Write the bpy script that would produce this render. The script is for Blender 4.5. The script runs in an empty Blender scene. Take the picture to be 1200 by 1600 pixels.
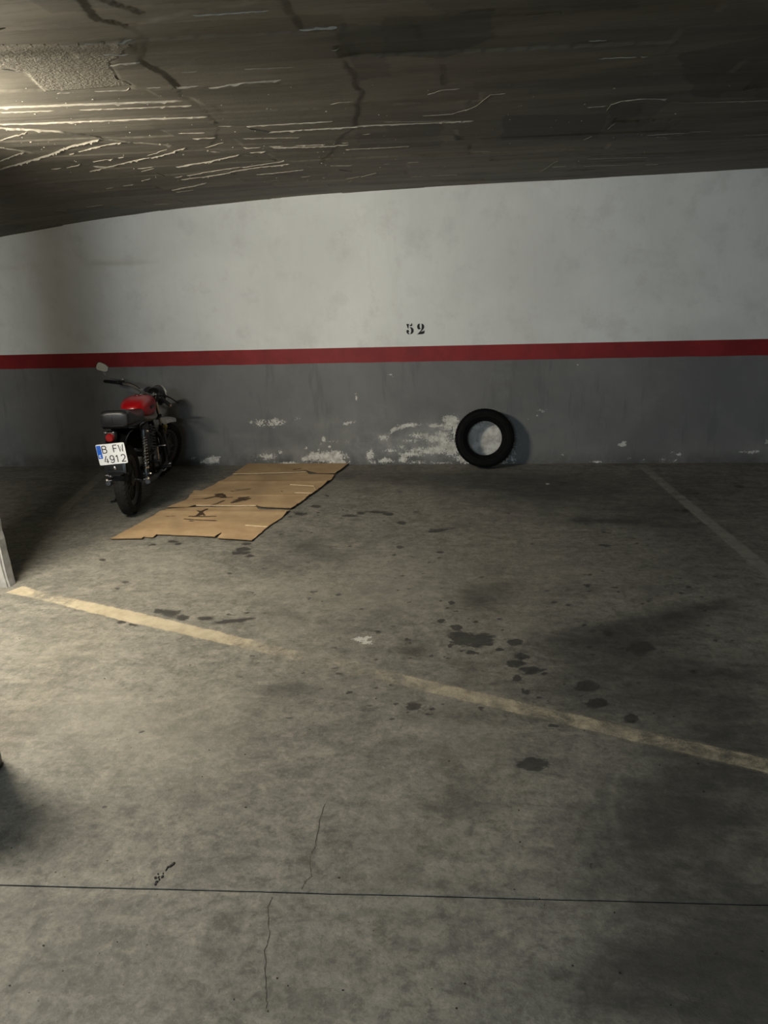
import bpy, bmesh, math, random
import numpy as np
from mathutils import Vector, Matrix

random.seed(7)
rng = np.random.default_rng(7)
SC = bpy.context.scene
COL = SC.collection

# ------------------------------------------------------------------ camera, world, exposure
H = 1.66                       # eye height
FPX = 1180.0                   # focal length in pixels of the 1200 x 1600 frame
PITCH = math.atan(335.0 / 1180.0)
ROLL = math.radians(2.1)
YAW = math.radians(8.4)
FW = Vector((-math.sin(YAW) * math.cos(PITCH), math.cos(YAW) * math.cos(PITCH), -math.sin(PITCH)))
R0 = Vector((math.cos(YAW), math.sin(YAW), 0))
U0 = R0.cross(FW)
RT = R0 * math.cos(ROLL) - U0 * math.sin(ROLL)
UP = U0 * math.cos(ROLL) + R0 * math.sin(ROLL)
EYE = Vector((0, 0, H))
cam_d = bpy.data.cameras.new('camera')
cam_d.sensor_fit = 'HORIZONTAL'
cam_d.sensor_width = 36.0
cam_d.lens = FPX / 1200.0 * 36.0
cam_d.clip_start = 0.02
cam = bpy.data.objects.new('camera', cam_d)
COL.objects.link(cam)
m3 = Matrix((RT, UP, -FW)).transposed()
cam.matrix_world = Matrix.Translation(EYE) @ m3.to_4x4()
SC.camera = cam

w = bpy.data.worlds.new('world')
SC.world = w
w.use_nodes = True
w.node_tree.nodes['Background'].inputs[0].default_value = (0.55, 0.7, 1.0, 1)
w.node_tree.nodes['Background'].inputs[1].default_value = 0.003

SC.view_settings.view_transform = 'Standard'
SC.view_settings.look = 'None'
SC.view_settings.gamma = 1.0
SC.view_settings.use_curve_mapping = False
SC.view_settings.exposure = 0.0

WARM_STRENGTH = 1300.0           # emission of the warm tube left of the bay
COOL_STRENGTH = 900.0           # emission of the cool tube behind the camera

D = 7.565                      # the far wall
ZC = 2.63                      # soffit height over the bay
X0, X1, Y0 = -9.0, 6.0, -7.0


def ray(px, py):
    return (FW * FPX + RT * (px - 600.0) - UP * (py - 800.0)).normalized()


def floor_at(px, py, z=0.0):
    d = ray(px, py)
    t = (z - H) / d.z
    return EYE + d * t


def wall_at(px, py, y=D):
    d = ray(px, py)
    return EYE + d * (y / d.y)


def drop(x, y):
    """how far the ramp soffit sags below the flat slab, left of the fold"""
    d = np.maximum(-0.815 * (x + 0.93) + 0.58 * (y - 6.62), 0.0)
    return np.minimum(0.0095 * d ** 2.4, 0.45)


def ceil_at(px, py):
    d = ray(px, py)
    z = ZC
    for _ in range(12):
        t = (z - H) / d.z
        p = EYE + d * t
        z = ZC - float(drop(np.float64(p.x), np.float64(p.y)))
    return p


# ------------------------------------------------------------------ numpy noise
_perm = rng.random((256, 256))


def vnoise(x, y):
    xi = np.floor(x).astype(int); yi = np.floor(y).astype(int)
    fx = x - xi; fy = y - yi
    fx = fx * fx * (3 - 2 * fx); fy = fy * fy * (3 - 2 * fy)
    a = _perm[xi & 255, yi & 255]; b = _perm[(xi + 1) & 255, yi & 255]
    c = _perm[xi & 255, (yi + 1) & 255]; d = _perm[(xi + 1) & 255, (yi + 1) & 255]
    return (a * (1 - fx) + b * fx) * (1 - fy) + (c * (1 - fx) + d * fx) * fy


def fbm(x, y, o=4):
    s = 0; a = 0.5; n = 0
    for k in range(o):
        s = s + a * vnoise(x * 2 ** k + 17.3 * k, y * 2 ** k + 9.1 * k); n += a; a *= 0.5
    return s / n


# ------------------------------------------------------------------ material helpers
class NT:
    def __init__(self, name, rough=0.7, spec=0.5, metal=0.0):
        self.m = bpy.data.materials.new(name)
        self.m.use_nodes = True
        self.t = self.m.node_tree
        self.b = self.t.nodes['Principled BSDF']
        self.b.inputs['Roughness'].default_value = rough
        self.b.inputs['Specular IOR Level'].default_value = spec
        self.b.inputs['Metallic'].default_value = metal

    def n(self, kind, **kw):
        nd = self.t.nodes.new(kind)
        for k, v in kw.items():
            setattr(nd, k, v)
        return nd

    def l(self, a, b):
        self.t.links.new(a, b)

    def coord(self, scale=(1, 1, 1), rot=(0, 0, 0)):
        g = self.n('ShaderNodeNewGeometry')
        mp = self.n('ShaderNodeMapping')
        mp.inputs['Scale'].default_value = scale
        mp.inputs['Rotation'].default_value = rot
        self.l(g.outputs['Position'], mp.inputs['Vector'])
        return mp.outputs[0]

    def noise(self, vec, scale, detail=4, rough=0.55, dist=0.0):
        nd = self.n('ShaderNodeTexNoise')
        nd.inputs['Scale'].default_value = scale
        nd.inputs['Detail'].default_value = detail
        nd.inputs['Roughness'].default_value = rough
        nd.inputs['Distortion'].default_value = dist
        self.l(vec, nd.inputs['Vector'])
        return nd.outputs['Fac']

    def ramp(self, fac, a, b, lo=0.0, hi=1.0):
        nd = self.n('ShaderNodeMapRange', interpolation_type='SMOOTHSTEP')
        for i, v in ((1, a), (2, b), (3, lo), (4, hi)):
            nd.inputs[i].default_value = v
        self.l(fac, nd.inputs[0])
        return nd.outputs[0]

    def math(self, op, a, b=None):
        nd = self.n('ShaderNodeMath', operation=op)
        for i, v in enumerate((a, b)):
            if v is None:
                continue
            if isinstance(v, (int, float)):
                nd.inputs[i].default_value = v
            else:
                self.l(v, nd.inputs[i])
        return nd.outputs[0]

    def mix(self, fac, a, b, mode='MIX'):
        nd = self.n('ShaderNodeMix', data_type='RGBA', blend_type=mode)
        for i, v in ((0, fac), (6, a), (7, b)):
            if isinstance(v, (int, float)):
                nd.inputs[i].default_value = v
            elif isinstance(v, tuple):
                nd.inputs[i].default_value = (*v, 1)
            else:
                self.l(v, nd.inputs[i])
        return nd.outputs[2]

    def attr(self, name):
        nd = self.n('ShaderNodeAttribute', attribute_name=name)
        return nd.outputs['Fac']

    def col(self, c):
        if isinstance(c, tuple):
            self.b.inputs['Base Color'].default_value = (*c, 1)
        else:
            self.l(c, self.b.inputs['Base Color'])

    def bump(self, h, strength=0.3, dist=0.01, prev=None):
        nd = self.n('ShaderNodeBump')
        nd.inputs['Strength'].default_value = strength
        nd.inputs['Distance'].default_value = dist
        self.l(h, nd.inputs['Height'])
        if prev is not None:
            self.l(prev, nd.inputs['Normal'])
        self.l(nd.outputs[0], self.b.inputs['Normal'])
        return nd.outputs[0]


def simple(name, c, rough=0.5, metal=0.0, spec=0.5, var=0.25, scale=30.0, bump=0.0):
    """a plain material with a little grain and grime"""
    k = NT(name, rough, spec, metal)
    v = k.coord()
    n = k.noise(v, scale, 5)
    dark = tuple(x * (1 - var) for x in c)
    k.col(k.mix(k.ramp(n, 0.3, 0.7), dark, c))
    if bump:
        k.bump(n, bump, 0.002)
    return k.m


# ---- concrete floor colour network, shared with the paint on it
def floor_network(k):
    v = k.coord()
    big = k.noise(v, 0.9, 6, 0.65, 0.6)
    mid = k.noise(v, 3.6, 8, 0.72, 0.9)
    fine = k.noise(v, 26.0, 6, 0.72)
    grit = k.noise(v, 140.0, 3, 0.6)
    swirl = k.noise(k.coord((0.8, 2.6, 1), (0, 0, 0.35)), 2.3, 6, 0.7, 1.6)
    c = k.mix(k.ramp(big, 0.32, 0.68), (0.112, 0.109, 0.097), (0.183, 0.175, 0.149))
    c = k.mix(k.ramp(mid, 0.34, 0.66), c, (0.226, 0.216, 0.185))
    c = k.mix(k.math('MULTIPLY', k.ramp(swirl, 0.48, 0.72), 0.5), c, (0.287, 0.272, 0.228))
    c = k.mix(k.math('MULTIPLY', k.ramp(swirl, 0.48, 0.26), 0.6), c, (0.071, 0.070, 0.063))
    c = k.mix(k.math('MULTIPLY', k.ramp(fine, 0.55, 0.30), 0.5), c, (0.083, 0.081, 0.073))
    c = k.mix(k.math('MULTIPLY', k.ramp(grit, 0.62, 0.75), 0.20), c, (0.354, 0.343, 0.304))
    c = k.mix(k.math('MULTIPLY', k.ramp(grit, 0.40, 0.27), 0.30), c, (0.073, 0.071, 0.066))
    mott = k.noise(v, 13.0, 9, 0.78, 0.35)
    c = k.mix(k.math('MULTIPLY', k.ramp(mott, 0.52, 0.35), 0.62), c, (0.070, 0.067, 0.055))
    c = k.mix(k.math('MULTIPLY', k.ramp(mott, 0.52, 0.70), 0.55), c, (0.335, 0.312, 0.252))
    peelk = k.noise(v, 62.0, 4, 0.62, 0.5)
    c = k.mix(k.math('MULTIPLY', k.ramp(peelk, 0.50, 0.36), 0.30), c, (0.075, 0.072, 0.060))
    c = k.mix(k.math('MULTIPLY', k.ramp(peelk, 0.54, 0.68), 0.22), c, (0.36, 0.335, 0.275))
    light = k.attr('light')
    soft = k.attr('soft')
    oil = k.attr('oil')
    white = k.attr('white')
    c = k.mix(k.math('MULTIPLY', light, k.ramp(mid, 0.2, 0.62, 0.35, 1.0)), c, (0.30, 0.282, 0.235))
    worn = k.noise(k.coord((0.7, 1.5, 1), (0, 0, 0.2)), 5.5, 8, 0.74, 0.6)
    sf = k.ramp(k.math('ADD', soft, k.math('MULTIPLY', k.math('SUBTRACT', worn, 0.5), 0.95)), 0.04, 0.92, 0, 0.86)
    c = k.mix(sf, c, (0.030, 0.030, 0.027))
    edge = k.math('ADD', oil, k.math('MULTIPLY', k.math('SUBTRACT', k.noise(k.coord((0.8, 1.3, 1)), 17.0, 6, 0.72, 0.4), 0.5), 1.0))
    om = k.ramp(edge, 0.47, 0.60, 0, 0.80)
    c = k.mix(om, c, (0.022, 0.021, 0.020))
    we = k.math('ADD', white, k.math('MULTIPLY', k.math('SUBTRACT', k.noise(v, 55.0, 4, 0.7), 0.5), 1.3))
    wm = k.ramp(we, 0.56, 0.62, 0, 0.85)
    c = k.mix(wm, c, (0.58, 0.57, 0.53))
    rg = k.math('SUBTRACT', 0.62, k.math('MULTIPLY', om, 0.2))
    k.l(k.math('ADD', rg, k.math('MULTIPLY', fine, 0.15)), k.b.inputs['Roughness'])
    nb = k.math('ADD', k.math('MULTIPLY', fine, 0.7), k.math('MULTIPLY', grit, 0.4))
    k.bump(k.math('ADD', nb, k.math('MULTIPLY', peelk, 0.6)), 0.42, 0.007)
    return c, mid, fine, grit


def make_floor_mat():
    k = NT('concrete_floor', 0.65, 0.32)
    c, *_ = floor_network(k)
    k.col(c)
    return k.m


def make_line_mat(name, pa, pb):
    k = NT(name, 0.65, 0.3)
    c, mid, fine, grit = floor_network(k)
    v = k.coord()
    wear = k.noise(v, 9.0, 6, 0.7, 0.3)
    blot = k.noise(v, 2.2, 3, 0.5)
    paint = k.mix(k.ramp(wear, 0.3, 0.7), pa, pb)
    keep = k.attr('keep')
    s = k.math('ADD', k.math('MULTIPLY', wear, 0.8), k.math('MULTIPLY', blot, 0.35))
    s = k.math('ADD', s, k.math('MULTIPLY', grit, 0.25))
    s = k.math('ADD', s, keep)
    k.col(k.mix(k.ramp(s, 0.86, 1.16, 0.05, 0.92), c, paint))
    return k.m


def make_wall_mat():
    k = NT('painted_wall', 0.75, 0.25)
    v = k.coord()
    big = k.noise(v, 1.1, 5, 0.6, 0.5)
    mid = k.noise(v, 4.0, 6, 0.65)
    fine = k.noise(v, 40.0, 5, 0.65)
    streak = k.noise(k.coord((3.0, 1, 0.5)), 3.0, 5, 0.65)
    white = k.mix(k.ramp(big, 0.3, 0.7), (0.63, 0.645, 0.635), (0.71, 0.725, 0.715))
    white = k.mix(k.math('MULTIPLY', k.ramp(streak, 0.5, 0.28), 0.15), white, (0.54, 0.535, 0.52))
    white = k.mix(k.math('MULTIPLY', k.ramp(mid, 0.5, 0.30), 0.45), white, (0.53, 0.53, 0.52))
    white = k.mix(k.math('MULTIPLY', k.ramp(k.noise(v, 7.0, 4, 0.8), 0.34, 0.24), 0.5), white, (0.44, 0.43, 0.41))
    grey = k.mix(k.ramp(big, 0.3, 0.7), (0.135, 0.137, 0.138), (0.175, 0.177, 0.175))
    grey = k.mix(k.math('MULTIPLY', k.ramp(mid, 0.5, 0.72), 0.5), grey, (0.195, 0.197, 0.195))
    grey = k.mix(k.math('MULTIPLY', k.ramp(streak, 0.46, 0.30), 0.4), grey, (0.092, 0.096, 0.099))
    pos = k.n('ShaderNodeSeparateXYZ')
    g = k.n('ShaderNodeNewGeometry')
    k.l(g.outputs['Position'], pos.inputs[0])
    zz = k.math('ADD', pos.outputs['Z'], k.math('MULTIPLY', pos.outputs['X'], 0.006))
    top = k.ramp(zz, 1.09, 1.10)
    c = k.mix(top, grey, white)
    wash = k.attr('wash')
    c = k.mix(k.math('MULTIPLY', wash, k.ramp(mid, 0.3, 0.65)), c, (0.33, 0.325, 0.31))
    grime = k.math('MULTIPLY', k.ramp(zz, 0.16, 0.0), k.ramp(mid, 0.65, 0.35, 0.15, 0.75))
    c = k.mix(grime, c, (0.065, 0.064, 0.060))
    peel = k.attr('peel')
    nz = k.math('ADD', k.math('MULTIPLY', k.noise(v, 16.0, 6, 0.78), 0.65), k.math('MULTIPLY', k.noise(v, 60.0, 4, 0.75), 0.75))
    pe = k.math('ADD', peel, k.math('MULTIPLY', k.math('SUBTRACT', nz, 0.70), 1.6))
    pm = k.ramp(pe, 0.48, 0.60)
    plaster = k.mix(k.ramp(k.noise(v, 14.0, 5, 0.7), 0.35, 0.65), (0.40, 0.385, 0.35), (0.66, 0.65, 0.61))
    c = k.mix(pm, c, plaster)
    k.col(c)
    k.bump(k.math('ADD', k.math('MULTIPLY', fine, 0.5), k.math('SUBTRACT', k.math('MULTIPLY', mid, 0.8), k.math('MULTIPLY', pm, 0.35))), 0.16, 0.012)
    return k.m


def make_ceiling_mat():
    k = NT('board_marked_concrete', 0.7, 0.3)
    v = k.coord()
    rot = (0, 0, -0.12)
    band = k.noise(k.coord((0.35, 2.6, 1), rot), 2.2, 4, 0.55, 0.3)
    grain = k.noise(k.coord((1.5, 22, 1), rot), 4.0, 5, 0.6)
    mid = k.noise(v, 3.0, 5, 0.6, 0.4)
    fine = k.noise(v, 45.0, 5, 0.65)
    rough = k.attr('stucco')
    tone = k.attr('tone')
    c = k.mix(k.ramp(band, 0.34, 0.66), (0.105, 0.097, 0.078), (0.160, 0.148, 0.120))
    c = k.mix(k.math('MULTIPLY', k.ramp(mid, 0.35, 0.7), 0.35), c, (0.195, 0.180, 0.148))
    c = k.mix(k.math('MULTIPLY', k.ramp(grain, 0.5, 0.3), 0.35), c, (0.062, 0.056, 0.044))
    scr = k.noise(k.coord((0.9, 5.0, 1), rot), 3.0, 7, 0.75, 0.5)
    c = k.mix(k.math('MULTIPLY', k.ramp(scr, 0.55, 0.70), 0.45), c, (0.225, 0.210, 0.175))
    c = k.mix(k.math('MULTIPLY', k.ramp(scr, 0.44, 0.30), 0.55), c, (0.062, 0.058, 0.048))
    c = k.mix(tone, c, (0.048, 0.046, 0.040))
    k.col(c)
    st = k.noise(k.coord((1, 1, 1)), 75.0, 3, 0.55)
    c = k.mix(k.math('MULTIPLY', rough, 0.75), c, (0.215, 0.200, 0.165))
    k.col(c)
    h = k.math('ADD', k.math('MULTIPLY', grain, 0.25), k.math('MULTIPLY', fine, 0.18))
    h = k.math('ADD', h, k.math('MULTIPLY', k.math('MULTIPLY', st, rough), 3.2))
    k.bump(h, 0.45, 0.010)
    return k.m


FLOOR_M = make_floor_mat()
LINE_M = make_line_mat('worn_line_paint', (0.34, 0.29, 0.20), (0.46, 0.40, 0.285))
GREY_LINE_M = make_line_mat('grey_line_paint', (0.20, 0.19, 0.165), (0.27, 0.255, 0.22))
WALL_M = make_wall_mat()
CEIL_M = make_ceiling_mat()


def make_stripe_mat():
    k = NT('red_wall_paint', 0.6, 0.35)
    v = k.coord()
    n = k.noise(v, 3.0, 6, 0.65, 0.4)
    s = k.noise(v, 45.0, 4, 0.7)
    c = k.mix(k.ramp(n, 0.3, 0.7), (0.165, 0.008, 0.010), (0.24, 0.014, 0.015))
    c = k.mix(k.ramp(s, 0.74, 0.80, 0, 0.5), c, (0.45, 0.25, 0.23))
    k.col(c)
    k.bump(k.noise(v, 40.0, 5), 0.12, 0.01)
    return k.m


STRIPE_M = make_stripe_mat()
FIN_M = simple('laitance_ridge', (0.27, 0.25, 0.205), 0.75, 0, 0.25, 0.3, 25)
COLUMN_M = simple('rough_plaster', (0.42, 0.41, 0.39), 0.85, 0, 0.2, 0.25, 18, 0.5)
PLAIN_WALL_M = simple('plain_wall_paint', (0.35, 0.34, 0.32), 0.8, 0, 0.2, 0.2, 2)
BLACK_PAINT_M = simple('stencil_ink', (0.010, 0.010, 0.011), 0.6, 0, 0.3, 0.3, 60)
JOINT_M = simple('joint_dirt', (0.012, 0.011, 0.010), 0.9, 0, 0.1)
CRACK_M = simple('crack_shadow', (0.070, 0.066, 0.056), 0.9, 0, 0.1)
TAR_M = simple('dried_tar', (0.018, 0.016, 0.013), 0.7, 0, 0.3)
RUBBER_M = simple('tyre_rubber', (0.006, 0.006, 0.0065), 0.75, 0, 0.10, 0.35, 20)
BRUBBER_M = simple('dusty_motorcycle_rubber', (0.016, 0.016, 0.015), 0.75, 0, 0.25, 0.35, 25)
BLACK_M = simple('black_enamel', (0.004, 0.004, 0.0045), 0.35, 0, 0.3)
PLASTIC_M = simple('black_plastic', (0.005, 0.005, 0.0055), 0.5, 0, 0.25)
VINYL_M = simple('black_vinyl', (0.012, 0.012, 0.013), 0.40, 0, 0.35, 0.2, 80)
RED_M = simple('red_tank_paint', (0.34, 0.004, 0.007), 0.30, 0, 0.4, 0.12, 6)
GREY_M = simple('grey_trim_paint', (0.22, 0.21, 0.19), 0.4)
CHROME_M = simple('worn_chrome', (0.62, 0.61, 0.60), 0.18, 1.0, 0.5, 0.2)
ALLOY_M = simple('dull_alloy', (0.12, 0.12, 0.12), 0.45, 0.8, 0.5, 0.35, 15)
WHEEL_M = simple('grey_cast_wheel', (0.085, 0.085, 0.088), 0.45, 0.3, 0.5)
FENDER_M = simple('silver_fender_paint', (0.62, 0.61, 0.60), 0.35, 0.1)
LENS_RED_M = simple('red_lens', (0.20, 0.006, 0.006), 0.2, 0, 0.5, 0.1)
AMBER_M = simple('amber_lens', (0.30, 0.22, 0.03), 0.3)
PLATE_M = simple('plate_white', (0.86, 0.87, 0.88), 0.35, 0, 0.5, 0.05)
PLATE_BLUE_M = simple('plate_blue', (0.012, 0.12, 0.62), 0.35, 0, 0.5, 0.05)
PLATE_INK_M = simple('plate_ink', (0.010, 0.010, 0.012), 0.5)
GLASS_M = simple('mirror_glass', (0.55, 0.52, 0.44), 0.25, 0.75, 0.5, 0.05)  # beige base colour stands in for the lit garage it reflects
LAMPBODY_M = simple('white_lamp_housing', (0.7, 0.7, 0.68), 0.5)
DARK_OBJ_M = simple('dark_object_plastic', (0.012, 0.012, 0.012), 0.5)


def emit(name, c, s):
    k = NT(name)
    k.b.inputs['Base Color'].default_value = (*c, 1)
    k.b.inputs['Emission Color'].default_value = (*c, 1)
    k.b.inputs['Emission Strength'].default_value = s
    return k.m


def make_card_mat():
    k = NT('corrugated_cardboard', 0.8, 0.2)
    v = k.coord()
    n = k.noise(v, 5.0, 5, 0.6)
    g = k.noise(k.coord((1.5, 24, 1), (0, 0, 0.05)), 5.0, 4, 0.6)
    c = k.mix(k.ramp(n, 0.3, 0.7), (0.36, 0.245, 0.135), (0.46, 0.325, 0.185))
    c = k.mix(k.math('MULTIPLY', k.ramp(g, 0.45, 0.7), 0.4), c, (0.52, 0.38, 0.23))
    soil = k.attr('soil')
    e = k.math('ADD', soil, k.math('MULTIPLY', k.math('SUBTRACT', k.noise(k.coord((1.0, 2.2, 1)), 24.0, 5, 0.7), 0.5), 0.8))
    c = k.mix(k.ramp(e, 0.44, 0.66, 0, 0.92), c, (0.024, 0.012, 0.008))
    haze = k.attr('haze')
    c = k.mix(k.math('MULTIPLY', haze, 0.5), c, (0.10, 0.07, 0.045))
    k.col(c)
    k.bump(g, 0.12, 0.003)
    return k.m


CARD_M = make_card_mat()
CARD_EDGE_M = simple('cardboard_edge', (0.20, 0.135, 0.075), 0.9, 0, 0.1)


# ------------------------------------------------------------------ mesh helpers
class MB:
    """collects vertices and faces of one mesh"""
    def __init__(self):
        self.v = []; self.f = []

    def add(self, vs, fs, M=None):
        o = len(self.v)
        for p in vs:
            p = Vector(p)
            self.v.append(M(p) if callable(M) else (M @ p if M is not None else p))
        self.f += [tuple(i + o for i in q) for q in fs]
        return self

    def box(self, c, s, M=None, b=0.0):
        x, y, z = (q / 2 for q in s)
        if b <= 0:
            vs = [(c[0] + i * x, c[1] + j * y, c[2] + k * z) for i in (-1, 1) for j in (-1, 1) for k in (-1, 1)]
            return self.add(vs, [(0, 1, 3, 2), (4, 6, 7, 5), (0, 4, 5, 1), (2, 3, 7, 6), (0, 2, 6, 4), (1, 5, 7, 3)], M)
        bm = bmesh.new()
        bmesh.ops.create_cube(bm, size=1.0)
        for q in bm.verts:
            q.co = Vector((q.co.x * s[0], q.co.y * s[1], q.co.z * s[2]))
        bmesh.ops.bevel(bm, geom=bm.edges[:], offset=b, segments=2, profile=0.6, affect='EDGES')
        vs = [(q.co.x + c[0], q.co.y + c[1], q.co.z + c[2]) for q in bm.verts]
        bm.verts.index_update()
        fs = [tuple(q.index for q in f.verts) for f in bm.faces]
        bm.free()
        return self.add(vs, fs, M)

    def tube(self, pts, r, n=10, M=None, cap=True):
        pts = [Vector(p) for p in pts]
        rs = r if isinstance(r, (list, tuple)) else [r] * len(pts)
        vs, fs = [], []
        prev = None
        for i, p in enumerate(pts):
            t = (pts[min(i + 1, len(pts) - 1)] - pts[max(i - 1, 0)]).normalized()
            if prev is None:
                a = Vector((0, 0, 1)) if abs(t.z) < 0.9 else Vector((1, 0, 0))
                u = t.cross(a).normalized()
            else:
                u = (prev - t * prev.dot(t)).normalized()
            prev = u
            wv = t.cross(u)
            for k in range(n):
                a = 2 * math.pi * k / n
                vs.append(p + (u * math.cos(a) + wv * math.sin(a)) * rs[i])
        for i in range(len(pts) - 1):
            for k in range(n):
                fs.append((i * n + k, i * n + (k + 1) % n, (i + 1) * n + (k + 1) % n, (i + 1) * n + k))
        if cap:
            fs.append(tuple(range(n - 1, -1, -1)))
            fs.append(tuple((len(pts) - 1) * n + k for k in range(n)))
        return self.add(vs, fs, M)

    def lathe(self, prof, c=(0, 0, 0), axis=(0, 1, 0), n=40, M=None, closed=False):
        """prof: (offset along axis, radius)"""
        ax = Vector(axis).normalized()
        a = Vector((0, 0, 1)) if abs(ax.z) < 0.9 else Vector((1, 0, 0))
        u = ax.cross(a).normalized(); wv = ax.cross(u)
        c = Vector(c)
        vs, fs = [], []
        m = len(prof)
        for k in range(n):
            t = 2 * math.pi * k / n
            d = u * math.cos(t) + wv * math.sin(t)
            for (o, r) in prof:
                vs.append(c + ax * o + d * r)
        for k in range(n):
            k2 = (k + 1) % n
            for i in range(m if closed else m - 1):
                j = (i + 1) % m
                fs.append((k * m + i, k * m + j, k2 * m + j, k2 * m + i))
        return self.add(vs, fs, M)

    def loft(self, rings, M=None, cap=True):
        n = len(rings[0])
        vs = [p for r in rings for p in r]
        fs = []
        for i in range(len(rings) - 1):
            for k in range(n):
                fs.append((i * n + k, i * n + (k + 1) % n, (i + 1) * n + (k + 1) % n, (i + 1) * n + k))
        if cap:
            fs.append(tuple(range(n - 1, -1, -1)))
            fs.append(tuple((len(rings) - 1) * n + k for k in range(n)))
        return self.add(vs, fs, M)

    def prism(self, poly, z0, z1, M=None):
        n = len(poly)
        vs = [(p[0], p[1], z0) for p in poly] + [(p[0], p[1], z1) for p in poly]
        fs = [tuple(range(n - 1, -1, -1)), tuple(range(n, 2 * n))]
        fs += [(i, (i + 1) % n, n + (i + 1) % n, n + i) for i in range(n)]
        return self.add(vs, fs, M)

    def build(self, name, mat, parent=None, smooth=35, label=None, kind=None):
        me = bpy.data.meshes.new(name)
        me.from_pydata([tuple(p) for p in self.v], [], self.f)
        bm = bmesh.new()
        bm.from_mesh(me)
        bmesh.ops.recalc_face_normals(bm, faces=bm.faces[:])
        bm.to_mesh(me); bm.free()
        me.materials.append(mat)
        if smooth:
            me.polygons.foreach_set('use_smooth', [True] * len(me.polygons))
            me.set_sharp_from_angle(angle=math.radians(smooth))
        else:
            me.polygons.foreach_set('use_smooth', [False] * len(me.polygons))
        o = bpy.data.objects.new(name, me)
        COL.objects.link(o)
        if parent is not None:
            o.parent = parent
        if label:
            o['label'] = label
        if kind:
            o['kind'] = kind
        return o


def thing(name, label, cat, M=None):
    o = bpy.data.objects.new(name, None)
    o.empty_display_size = 0.1
    COL.objects.link(o)
    o['label'] = label
    o['category'] = cat
    if M is not None:
        o.matrix_world = M
    return o


def part(name, parent):
    o = bpy.data.objects.new(name, None)
    o.empty_display_size = 0.05
    COL.objects.link(o)
    o.parent = parent
    return o


def grid_mesh(name, P, mat, attrs=None, flip=False, smooth=True):
    """P: array (ny, nx, 3)"""
    ny, nx = P.shape[:2]
    me = bpy.data.meshes.new(name)
    co = P.reshape(-1, 3)
    idx = np.arange(ny * nx).reshape(ny, nx)
    q = np.stack([idx[:-1, :-1], idx[:-1, 1:], idx[1:, 1:], idx[1:, :-1]], -1).reshape(-1, 4)
    if flip:
        q = q[:, ::-1]
    me.vertices.add(len(co)); me.vertices.foreach_set('co', co.ravel().astype(np.float32))
    me.loops.add(q.size); me.loops.foreach_set('vertex_index', q.ravel().astype(np.int32))
    me.polygons.add(len(q))
    me.polygons.foreach_set('loop_start', (np.arange(len(q)) * 4).astype(np.int32))
    me.polygons.foreach_set('loop_total', np.full(len(q), 4, np.int32))
    me.update(calc_edges=True)
    for a, f in (attrs or {}).items():
        at = me.attributes.new(a, 'FLOAT', 'POINT')
        at.data.foreach_set('value', f.ravel().astype(np.float32))
    me.materials.append(mat)
    me.polygons.foreach_set('use_smooth', np.full(len(q), bool(smooth)))
    o = bpy.data.objects.new(name, me)
    COL.objects.link(o)
    return o


class Field:
    """a painted scalar over a plane; marks are given by centre, half sizes and value"""
    def __init__(self, A, B, at, comp):
        self.A, self.B, self.at, self.comp = A, B, at, comp
        self.f = np.zeros_like(A)

    def uv(self, px, py, rx, ry, ang=0.0):
        g = lambda x, y: np.array([self.at(x, y)[i] for i in self.comp])
        c = g(px, py)
        ca, sa = math.cos(ang), math.sin(ang)
        e1 = (g(px + rx * ca, py + rx * sa) - g(px - rx * ca, py - rx * sa)) / 2
        e2 = (g(px - ry * sa, py + ry * ca) - g(px + ry * sa, py - ry * ca)) / 2
        Mi = np.linalg.inv(np.stack([e1, e2], 1))
        da, db = self.A - c[0], self.B - c[1]
        return Mi[0, 0] * da + Mi[0, 1] * db, Mi[1, 0] * da + Mi[1, 1] * db

    def blob(self, px, py, rx, ry, val=1.0, ang=0.0):
        u, v = self.uv(px, py, rx, ry, ang)
        r = np.sqrt(u * u + v * v)
        self.f = np.maximum(self.f, np.clip(1 - r / 2, 0, 1) * val)

    def soft(self, px, py, rx, ry, val=0.5, ang=0.0):
        u, v = self.uv(px, py, rx, ry, ang)
        self.f = 1 - (1 - self.f) * (1 - val * np.exp(-(u * u + v * v) * 1.2))

    def stroke(self, pts, r, val=0.5):
        """r: half width in metres"""
        P = [np.array([self.at(*p)[i] for i in self.comp]) for p in pts]
        best = np.full_like(self.A, 1e9)
        for a, b in zip(P[:-1], P[1:]):
            ab = b - a
            t = np.clip(((self.A - a[0]) * ab[0] + (self.B - a[1]) * ab[1]) / (ab @ ab), 0, 1)
            best = np.minimum(best, np.hypot(self.A - a[0] - ab[0] * t, self.B - a[1] - ab[1] * t))
        self.f = np.maximum(self.f, val * np.exp(-(best / r) ** 2))


# ------------------------------------------------------------------ floor
JOINT_V, JOINT_S = 1.7915, 0.0647     # the sawn joint runs across the bay at this depth and slant


def floor_xy(xs, vs):
    X, V = np.meshgrid(xs, vs)
    k = np.clip(1 - np.abs(V - JOINT_V) / 5.5, 0, 1)
    return X, V + JOINT_S * X * k


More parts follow.
